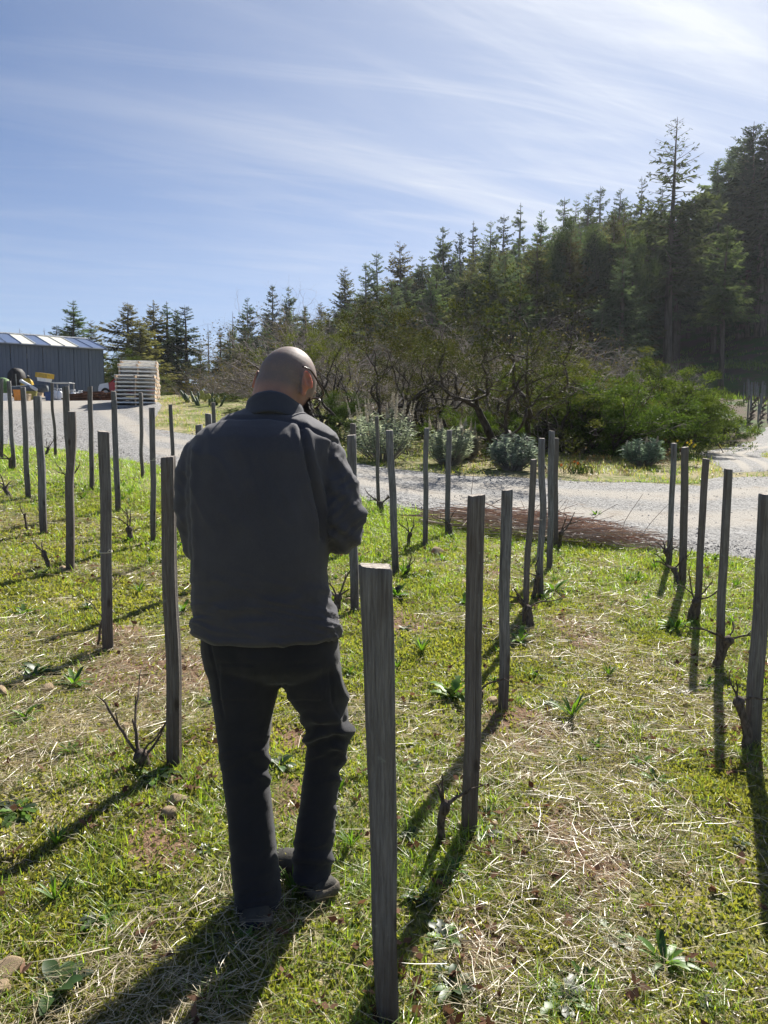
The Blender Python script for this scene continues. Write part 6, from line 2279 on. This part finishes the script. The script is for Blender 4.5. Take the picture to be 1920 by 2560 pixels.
# ------------------------------------------------------------------ loose stones
def stone_mesh(seed, n=2):
    r_ = np.random.default_rng(seed)
    bm = bmesh.new()
    bmesh.ops.create_icosphere(bm, subdivisions=3, radius=1)
    co = np.array([v.co[:] for v in bm.verts])
    for k in range(9):
        d = unit(r_.normal(size=3))
        h = r_.uniform(0.55, 0.9)
        t = co @ d
        co = co - np.maximum(t - h, 0)[:, None] * d * 0.9
    co *= 1 + 0.10 * (fbm(co[:, 0] * 3 + 9, co[:, 1] * 3, co[:, 2] * 3, seed, 3) - 0.5)[:, None]
    co *= np.array([1.0, r_.uniform(.7, .95), r_.uniform(.5, .75)])
    for v, c in zip(bm.verts, co):
        v.co = c
    me = bpy.data.meshes.new('stone')
    bm.to_mesh(me)
    bm.free()
    me.polygons.foreach_set('use_smooth', np.full(len(me.polygons), True))
    me.materials.append(M['stone'])
    return me


STM = [stone_mesh(70 + i) for i in range(5)]
for i, (px, py, r, lab) in enumerate([(430, 1965, .030, 'pale stone beside the vine at the grooved stake'), (440, 2015, .040, 'flat tan stone below the vine at the grooved stake'), (312, 1820, .026, 'tan stone at the tip of the long cut canes'), (258, 1810, .020, 'orange stone left of the cut canes'),
                                      (120, 1728, .036, 'brown angular stone in the grass at left'), (40, 1685, .030, 'pale round stone near the left edge'), (42, 1780, .026, 'grey stone near the left edge below the brown one'), (158, 1425, .045, 'round stone at the foot of the wavy-sided stake'),
                                      (28, 2440, .042, 'orange tan stone at the lower left corner'), (4, 2500, .03, 'small stone cut by the left edge at the bottom'), (1312, 2137, .024, 'round tan stone right of the split stake'), (1152, 2085, .032, 'pale stone between vine and split stake'),
                                      (1232, 2072, .024, 'small stone right of the foot of the split stake'), (870, 1505, .045, 'tan stone in the vine behind the right elbow'), (1232, 1762, .040, 'tan stone between split stake and squared stake'), (1090, 1385, .09, 'earth-coloured stone at the mound left of the brush pile'),
                                      (1612, 1758, .026, 'dark brown stone alone in the right-hand aisle'), (1128, 1500, .028, 'dark stone in the straw beyond the foreground stake'), (2, 1740, .05, 'pale stone at the left picture edge'), (425, 2050, .03, 'low stone in the grass below the grooved stake')]):
    p = hit(px, py)
    o = link('loose_stone', STM[i % 5], None, None, (p[0], p[1], float(gz(p[:1], p[1:2])[0]) + r * 0.25))
    o.scale = (r * 1.15, r, r)
    o.rotation_euler = (random.uniform(-.3, .3), random.uniform(-.3, .3), random.uniform(0, 6.28))
    tag(o, lab, 'stone', 'loose stones in the grass')


# ------------------------------------------------------------------ ground cover
def scatter(n, ymax, ymin=1.05, power=1.7, margin=1.15, r_=rng):
    """ground points in the view wedge, denser nearby"""
    y = ymin + (ymax - ymin) * r_.random(n) ** power
    half = (0.53 * y + 0.25) * margin
    x = (r_.random(n) * 2 - 1) * half
    return x, y


def with_ground(x, y):
    z = gz(x, y)
    return np.stack([x, y, z], 1)


def tilt(n, lo, hi, r_=rng):
    a = r_.uniform(0, 2 * math.pi, n)
    e = r_.uniform(lo, hi, n)
    return np.stack([np.cos(a) * np.cos(e), np.sin(a) * np.cos(e), np.sin(e)], 1), a


STK_XY = np.array([v[0][:2] for v in STAKE_AT.values()])


def near_stake(x, y, s=0.22):
    d = np.full(len(x), 9.0)
    for q in STK_XY:
        d = np.minimum(d, np.hypot(x - q[0], y - q[1] + 0.05))
    return np.exp(-(d / s) ** 2)


def build_cover():
    # moss and tiny clover: short single-faced leaflets
    x, y = scatter(560000, 9.5, 1.05, 1.55)
    so_ = soil(x, y)
    pt = fbm(x * 2.2, y * 2.2, seed=19, octv=4)
    keep = (rng.random(len(x)) < (1 - 0.93 * so_) * (0.35 + 0.65 * sstep(0.36, 0.55, pt))) & ~on_road(x, y)
    x, y, pt = x[keep], y[keep], pt[keep]
    n = len(x)
    P = with_ground(x, y)
    d, a = tilt(n, 0.15, 1.45)
    L = rng.uniform(0.006, 0.017, n) * (1 + 0.16 * y)
    lu = lush(x, y)
    col = lerp_col((0.125, 0.145, 0.034), (0.24, 0.235, 0.070), rng.random(n)) * (1 - 0.5 * lu[:, None]) + lerp_col((0.09, 0.17, 0.022), (0.18, 0.26, 0.04), rng.random(n)) * (0.5 * lu[:, None])
    col *= (0.75 + 0.5 * fbm(x * 5, y * 5, seed=23, octv=2))[:, None]
    mb = MB()
    mb.blades(P, d, unit(np.cross(d, rand_dir(n))), L * 1.1, L * rng.uniform(0.45, 0.85, n), None, col, 1)
    tag(mb.build('moss', 'grass_blade'), 'short olive green moss and clover between the stakes', 'moss', None, 'stuff')

    # grass blades
    mb = MB()
    x, y = scatter(260000, 13.5, 1.05, 1.0)
    lu, so_, ns = lush(x, y), soil(x, y), near_stake(x, y)
    tuft = sstep(0.52, 0.70, fbm(x * 4.3, y * 4.3, seed=29, octv=3))
    pr = np.clip(0.16 + 0.75 * lu + 0.55 * tuft + 0.8 * ns, 0, 1) * (1 - so_)
    keep = (rng.random(len(x)) < pr) & ~on_road(x, y)
    x, y, lu, tuft, ns = [q[keep] for q in (x, y, lu, tuft, ns)]
    n = len(x)
    P = with_ground(x, y)
    d, a = tilt(n, 0.55, 1.5)
    h = rng.uniform(0.018, 0.05, n) * (1 + 1.0 * lu + 0.7 * tuft + 0.9 * ns * rng.random(n))
    h *= np.where(rng.random(n) < 0.04, 1.8, 1.0)
    sd = np.stack([-np.sin(a), np.cos(a), np.zeros(n)], 1)
    g = rng.random(n)
    col = lerp_col((0.10, 0.185, 0.020), (0.26, 0.36, 0.050), g)
    dry = rng.random(n) < 0.12 * (1 - lu) + 0.04
    col[dry] = lerp_col((0.20, 0.19, 0.07), (0.36, 0.31, 0.15), g[dry])
    col *= (0.8 + 0.4 * fbm(x * 1.5, y * 1.5, seed=31, octv=2))[:, None]
    bend = np.stack([np.cos(a), np.sin(a), -0.8 * np.ones(n)], 1) * rng.uniform(0.05, 0.5, n)[:, None]
    mb.blades(P, d, sd, h, rng.uniform(0.0013, 0.0027, n) * (1 + 0.22 * y), bend, col, 2)
    tag(mb.build('grass', 'grass_blade'), 'green grass growing in patches across the vineyard floor', 'grass', None, 'stuff')

    # verge beyond the road, bank, roadside
    mb = MB()
    n0 = 60000
    x = rng.uniform(-9, 14, n0)
    y = rng.uniform(12.5, 30, n0)
    u_, v_ = to_px(with_ground(x, y))
    pat = fbm(x * 0.9, y * 0.9, seed=37, octv=3)
    keep = (u_ > 300) & (u_ < 1960) & ~on_road(x, y) & (rng.random(n0) < sstep(0.34, 0.56, pat) * np.where(y > 19, 0.55, 1))
    x, y = x[keep], y[keep]
    n = len(x)
    P = with_ground(x, y)
    d, a = tilt(n, 0.6, 1.5)
    g = rng.random(n)
    col = lerp_col((0.09, 0.16, 0.02), (0.25, 0.30, 0.05), g)
    dry = rng.random(n) < 0.34
    col[dry] = lerp_col((0.18, 0.15, 0.07), (0.34, 0.29, 0.16), g[dry])
    mb.blades(P, d, np.stack([-np.sin(a), np.cos(a), np.zeros(n)], 1), rng.uniform(0.06, 0.20, n), rng.uniform(0.008, 0.016, n), np.stack([np.cos(a), np.sin(a), -0.8 * np.ones(n)], 1) * rng.uniform(0.05, 0.5, n)[:, None], col, 2)
    tag(mb.build('verge_grass', 'grass_blade'), 'rough grass on the verge and bank beyond the gravel road', 'grass', None, 'stuff')

    # grass under the trees on the slope at right and in the distant block
    mb = MB()
    n0 = 40000
    x = rng.uniform(14, 60, n0)
    y = rng.uniform(34, 95, n0)
    u_, v_ = to_px(with_ground(x, y))
    keep = (u_ > 1560) & (u_ < 1980) & ~on_road(x, y) & (rng.random(n0) < sstep(0.42, 0.6, fbm(x * 0.25, y * 0.25, seed=43, octv=3)))
    x, y = x[keep], y[keep]
    n = len(x)
    P = with_ground(x, y)
    d, a = tilt(n, 0.6, 1.5)
    mb.blades(P, d, np.stack([-np.sin(a), np.cos(a), np.zeros(n)], 1), rng.uniform(0.2, 0.5, n), rng.uniform(0.05, 0.12, n), None, lerp_col((0.05, 0.10, 0.016), (0.15, 0.20, 0.035), rng.random(n)), 2)
    tag(mb.build('slope_grass', 'grass_blade'), 'green grass on the shaded slope under the conifers', 'grass', None, 'stuff')

    # straw: cut dry stems lying about
    mb = MB()
    x, y = scatter(150000, 9.5, 1.05, 1.2)
    st = fbm(x * 1.9 + 3, y * 1.9, seed=47, octv=4)
    lu = lush(x, y)
    keep = (rng.random(len(x)) < sstep(0.44, 0.62, st) * (1 - 0.7 * lu) + 0.05) & ~on_road(x, y)
    x, y = x[keep], y[keep]
    n = len(x)
    P = with_ground(x, y)
    P[:, 2] += rng.uniform(0.006, 0.030, n)
    d, a = tilt(n, -0.10, 0.20)
    L = rng.gamma(2.0, 0.032, n) + 0.025
    L = np.minimum(L, 0.36)
    sd = unit(np.cross(d, rand_dir(n)))
    bend = np.stack([-np.sin(a), np.cos(a), np.zeros(n)], 1) * (rng.normal(size=n) * 0.22)[:, None] + np.array([[0, 0, 1.0]]) * (rng.normal(size=n) * 0.05)[:, None]
    col = lerp_col((0.30, 0.235, 0.13), (0.62, 0.55, 0.38), rng.random(n))
    mb.blades(P, d, sd, L, rng.uniform(0.0010, 0.0022, n) * (1 + 0.16 * y), bend, col, 2)
    tag(mb.build('straw', 'straw_stem'), 'bleached straw strewn over the turf', 'straw', None, 'stuff')

    # fine chaff
    mb = MB()
    x, y = scatter(90000, 7.5, 1.05, 1.4)
    st = fbm(x * 2.6 + 13, y * 2.6, seed=53, octv=4)
    keep = (rng.random(len(x)) < sstep(0.40, 0.62, st)) & ~on_road(x, y)
    x, y = x[keep], y[keep]
    n = len(x)
    P = with_ground(x, y)
    P[:, 2] += rng.uniform(0.004, 0.014, n)
    d, a = tilt(n, -0.2, 0.4)
    L = rng.uniform(0.012, 0.045, n)
    mb.leaves(P, d, rand_dir(n), L, rng.uniform(0.0014, 0.003, n) * (1 + 0.15 * y), lerp_col((0.22, 0.17, 0.095), (0.55, 0.47, 0.31), rng.random(n)))
    tag(mb.build('chaff', 'straw_stem'), 'short broken bits of dry grass on the ground', 'straw', None, 'stuff')

    # dead vine leaves
    mb = MB()
    x, y = scatter(2600, 7.5, 1.05, 1.3)
    ns = near_stake(x, y, 0.4)
    keep = (rng.random(len(x)) < 0.10 + 0.9 * ns) & ~on_road(x, y)
    x, y = x[keep], y[keep]
    n = len(x)
    P = with_ground(x, y)
    P[:, 2] += rng.uniform(0.008, 0.03, n)
    for rep in range(3):
        d, a = tilt(n, -0.3, 0.7)
        mb.leaves(P, d, unit(np.array([0, 0, 1.0]) + rng.normal(size=(n, 3)) * 0.7), rng.uniform(0.02, 0.05, n), rng.uniform(0.012, 0.03, n), lerp_col((0.07, 0.035, 0.025), (0.24, 0.15, 0.10), rng.random(n)))
    tag(mb.build('leaf_litter', 'dead_leaf'), 'curled brown dead vine leaves lying round the stakes', 'leaf litter', None, 'stuff')

    # gravel stones
    mb = MB()
    n0 = 44000
    y = 7.0 + 12.0 * rng.random(n0) ** 1.6
    x = (rng.random(n0) * 2 - 1) * (0.53 * y + 0.4)
    keep = on_road(x, y)
    x, y = x[keep], y[keep]
    n = len(x)
    P = with_ground(x, y)
    P[:, 2] += 0.026
    r = rng.gamma(1.6, 0.0034, n) + 0.003
    o8 = np.array([(1, 0, 0), (-1, 0, 0), (0, 1, 0), (0, -1, 0), (0, 0, .55), (0, 0, -.5)], float)
    V_ = P[:, None] + (o8[None] * (0.7 + 0.6 * rng.random((n, 6, 1)))) * r[:, None, None]
    an = rng.uniform(0, 6.28, n)
    f8 = np.array([(0, 2, 4), (2, 1, 4), (1, 3, 4), (3, 0, 4), (2, 0, 5), (1, 2, 5), (3, 1, 5), (0, 3, 5)])
    g = rng.random(n)
    col = np.repeat(lerp_col((0.12, 0.115, 0.11), (0.46, 0.44, 0.41), g), 6, axis=0)
    mb.add(V_.reshape(-1, 3), ((np.arange(n) * 6)[:, None, None] + f8[None]).reshape(-1, 3), col)
    tag(mb.build('gravel_stones', 'pebble'), 'loose grey crushed stone on the road', 'gravel', None, 'stuff')


build_cover()


# ------------------------------------------------------------------ leafy weeds
def rosette(seed, nl, L, W, col, erect, lobed=False):
    r_ = np.random.default_rng(seed)
    mb = MB()
    for k in range(nl):
        a = k * 2.4 + r_.uniform(-.3, .3)
        e = r_.uniform(erect[0], erect[1])
        l = L * r_.uniform(0.6, 1.1)
        w = W * r_.uniform(0.8, 1.15)
        h = np.array([math.cos(a), math.sin(a), 0])
        sd = np.array([-math.sin(a), math.cos(a), 0])
        t = np.linspace(0, 1, 8)
        cen = h[None] * (l * t * math.cos(e))[:, None] + np.array([0, 0, 1.0])[None] * (l * (t * math.sin(e) - (0.55 * t ** 2.2) * math.cos(e) * 0.7))[:, None]
        wd = w * np.sin(math.pi * (0.10 + 0.86 * t)) ** 0.8 * (0.55 + 0.45 * t)
        if lobed:
            wd = wd * np.where(np.arange(8) % 2, 0.55, 1.15)
        fold = np.array([0, 0, 1.0]) * 0.25
        lo = cen + sd * (wd / 2)[:, None] + fold * (wd / 2)[:, None]
        ro = cen - sd * (wd / 2)[:, None] + fold * (wd / 2)[:, None]
        v = np.concatenate([lo, cen, ro])
        i = np.arange(7)
        f = np.concatenate([np.stack([i, i + 1, i + 9, i + 8], -1), np.stack([i + 8, i + 9, i + 17, i + 16], -1)])
        c = np.asarray(col[0]) * (1 - r_.random()) + np.asarray(col[1]) * r_.random()
        mb.add(v, f, np.clip(c, 0.01, 1))
    me = mb.mesh('leaves', True)
    me.materials.append(M['weed_leaf'])
    return me


WG = ((0.045, 0.105, 0.014), (0.11, 0.20, 0.028))
WD = ((0.030, 0.070, 0.016), (0.07, 0.135, 0.03))
ROS = [rosette(1, 16, .12, .026, WG, (.35, 1.1)), rosette(2, 14, .10, .040, WD, (.1, .8)), rosette(3, 18, .10, .034, WG, (.1, .7), True), rosette(4, 24, .15, .012, WG, (.6, 1.3)), rosette(5, 12, .14, .05, WG, (.3, 1.0), True)]
stem_b = MB()
stem_b.tube([(0, 0, -.02), (0, 0, .012)], [.008, .004], 6)
stem_m = stem_b.mesh('crown')
stem_m.materials.append(M['weed_leaf'])
for i, (px, py, k, s, lab) in enumerate([(1012, 1575, 1, .8, 'dark rosette weed right of the foreground stake top'), (1055, 1635, 3, 1.0, 'tufted fine-leaved weed below the dark rosette'), (185, 1712, 0, 1.1, 'bright long-leaved weed in the left aisle'), (95, 1680, 1, 1.3, 'dark broad weed near the left edge'),
                                         (85, 1698, 0, .8, 'small bright weed under the dark broad one'), (62, 1800, 0, .8, 'bright small weed near the left edge by the grey stone'), (40, 2040, 2, 1.2, 'lobed weed at the left edge in front of the long shadow'), (1430, 1795, 3, 1.3, 'grassy weed clump in the right-hand aisle'),
                                         (1130, 1745, 4, 1.5, 'leafy weed clump left of the split stake'), (1300, 1605, 4, 1.1, 'bright leafy weed at the foot of the tilted stake'), (1385, 1480, 0, 1.9, 'broad bright weed right of the kinked stake'), (1660, 2425, 0, 1.0, 'bright narrow-leaved weed at lower right'),
                                         (1530, 2340, 2, 1.1, 'pale lobed weed at lower right'), (1400, 2520, 2, 1.2, 'dark lobed weed at the bottom edge'), (1135, 2480, 1, .9, 'broad-leaved weed right of the foreground stake foot'), (1110, 2345, 2, 1.0, 'grey-green rosette in the grass right of the foreground stake'),
                                         (390, 1955, 2, 1.2, 'lobed weed under the vine at the grooved stake'), (140, 2480, 1, 1.2, 'broad-leaved weed at lower left'), (250, 2300, 2, .9, 'pale rosette at lower left before the shadow'), (1205, 2100, 2, 1.0, 'clover-like weed at the foot of the split stake'),
                                         (990, 1490, 4, 1.3, 'sunlit leafy weed right of the leaning stake'), (1165, 1430, 0, 1.0, 'sunlit grass-like weed left of the split stake top'), (1640, 1960, 0, .8, 'bright weed in the middle of the right-hand aisle'), (700, 1930, 1, .9, 'weed between the legs of the man'),
                                         (1010, 1440, 3, 1.2, 'upright bright tuft behind the leaning stake'), (1490, 1290, 0, 1.3, 'sunlit weed before the brush pile'), (1690, 1575, 0, 1.5, 'bright weed in front of the third farthest right-hand stake'), (60, 1540, 4, 1.0, 'weed patch in the shadow at the left edge')]):
    p = hit(px, py)
    o = empty('leafy_weed', (p[0], p[1], float(gz(p[:1], p[1:2])[0])), random.uniform(0, 6.28))
    o.scale = (s, s, s * random.uniform(.8, 1.1))
    link('leaves', ROS[k], None, o)
    link('root_crown', stem_m, None, o)
    tag(o, lab, 'weed', 'leafy weeds in the turf')
# small weeds too many to count
r_ = np.random.default_rng(31)
x, y = scatter(760, 10.5, 1.1, 0.9, r_=r_)
keep = ~on_road(x, y) & (r_.random(760) < 0.30 + 0.7 * lush(x, y)) & (soil(x, y) < 0.5)
x, y = x[keep], y[keep]
Zg = gz(x, y)
mb = MB()
data = []
for me in ROS:
    v, n = get_co(me)
    f = np.empty(len(me.polygons) * 4, np.int32)
    me.polygons.foreach_get('vertices', f) if False else me.loops.foreach_get('vertex_index', f)
    c = np.empty(len(v) * 4, np.float32)
    me.attributes['Col'].data.foreach_get('color', c)
    data.append((v, f.reshape(-1, 4), c.reshape(-1, 4)[:, :3]))
for i in range(len(x)):
    v, f, c = data[r_.integers(0, 5)]
    a = r_.uniform(0, 6.28)
    s = r_.uniform(0.25, 0.65) * (1 + 0.05 * y[i])
    Rz = np.array([[math.cos(a), -math.sin(a), 0], [math.sin(a), math.cos(a), 0], [0, 0, 1]])
    mb.add(v @ Rz.T * s + np.array([x[i], y[i], Zg[i]]), f, c * r_.uniform(0.8, 1.25))
tag(mb.build('small_weeds', 'weed_leaf'), 'small leafy weeds dotted through the turf', 'weeds', None, 'stuff')

# two long prunings lying in the right-hand aisle
def twig(pts, r, label, seed):
    q = np.array([hit(*p) for p in pts])
    q[:, 2] = gz(q[:, 0], q[:, 1]) + 0.02
    q = spline(q, 24)
    r_ = np.random.default_rng(seed)
    q += r_.normal(size=q.shape) * 0.003
    o = empty('pruned_cane', q[0])
    b = MB()
    b.tube(q - q[0], np.linspace(r, r * .45, 24), 6, (0.21, 0.14, 0.095))
    b.build('stem', 'cane', o, True)
    b = MB()
    for k in range(3, 22, 5):
        d = unit(r_.normal(size=3) + np.array([0, 0, .6]))
        b.tube([q[k] - q[0], q[k] - q[0] + d * .03, q[k] - q[0] + d * .05], [r * .5, r * .4, r * .3], 5, (0.21, 0.14, 0.095))
    b.build('bud', 'cane', o)
    tag(o, label, 'cane')


twig([(1440, 2010), (1530, 2070), (1620, 2105), (1720, 2135)], .0042, 'long pruned cane lying across the right-hand aisle', 1)
twig([(1680, 1985), (1740, 2035), (1830, 2075), (1915, 2110)], .0036, 'pruned cane running out at the right picture edge', 2)
twig([(1632, 2180), (1655, 2130), (1690, 2080)], .0036, 'short forked cane lying below the long one', 3)


# ------------------------------------------------------------------ air: thin backlit haze over the whole place
hz = MB()
hz.box((-340, -150, float(Z.min()) - 1.0), (340, 460, 92))
t = NT('haze_air')
pv = t.n('ShaderNodeVolumePrincipled')
pv.inputs['Color'].default_value = (0.86, 0.92, 1.0, 1)
pv.inputs['Density'].default_value = 0.00018
pv.inputs['Anisotropy'].default_value = 0.45
t.l(pv.outputs[0], t.out.inputs['Volume'])
tag(hz.build('haze', 'haze_air'), 'thin bright haze in the air', None, None, 'stuff')
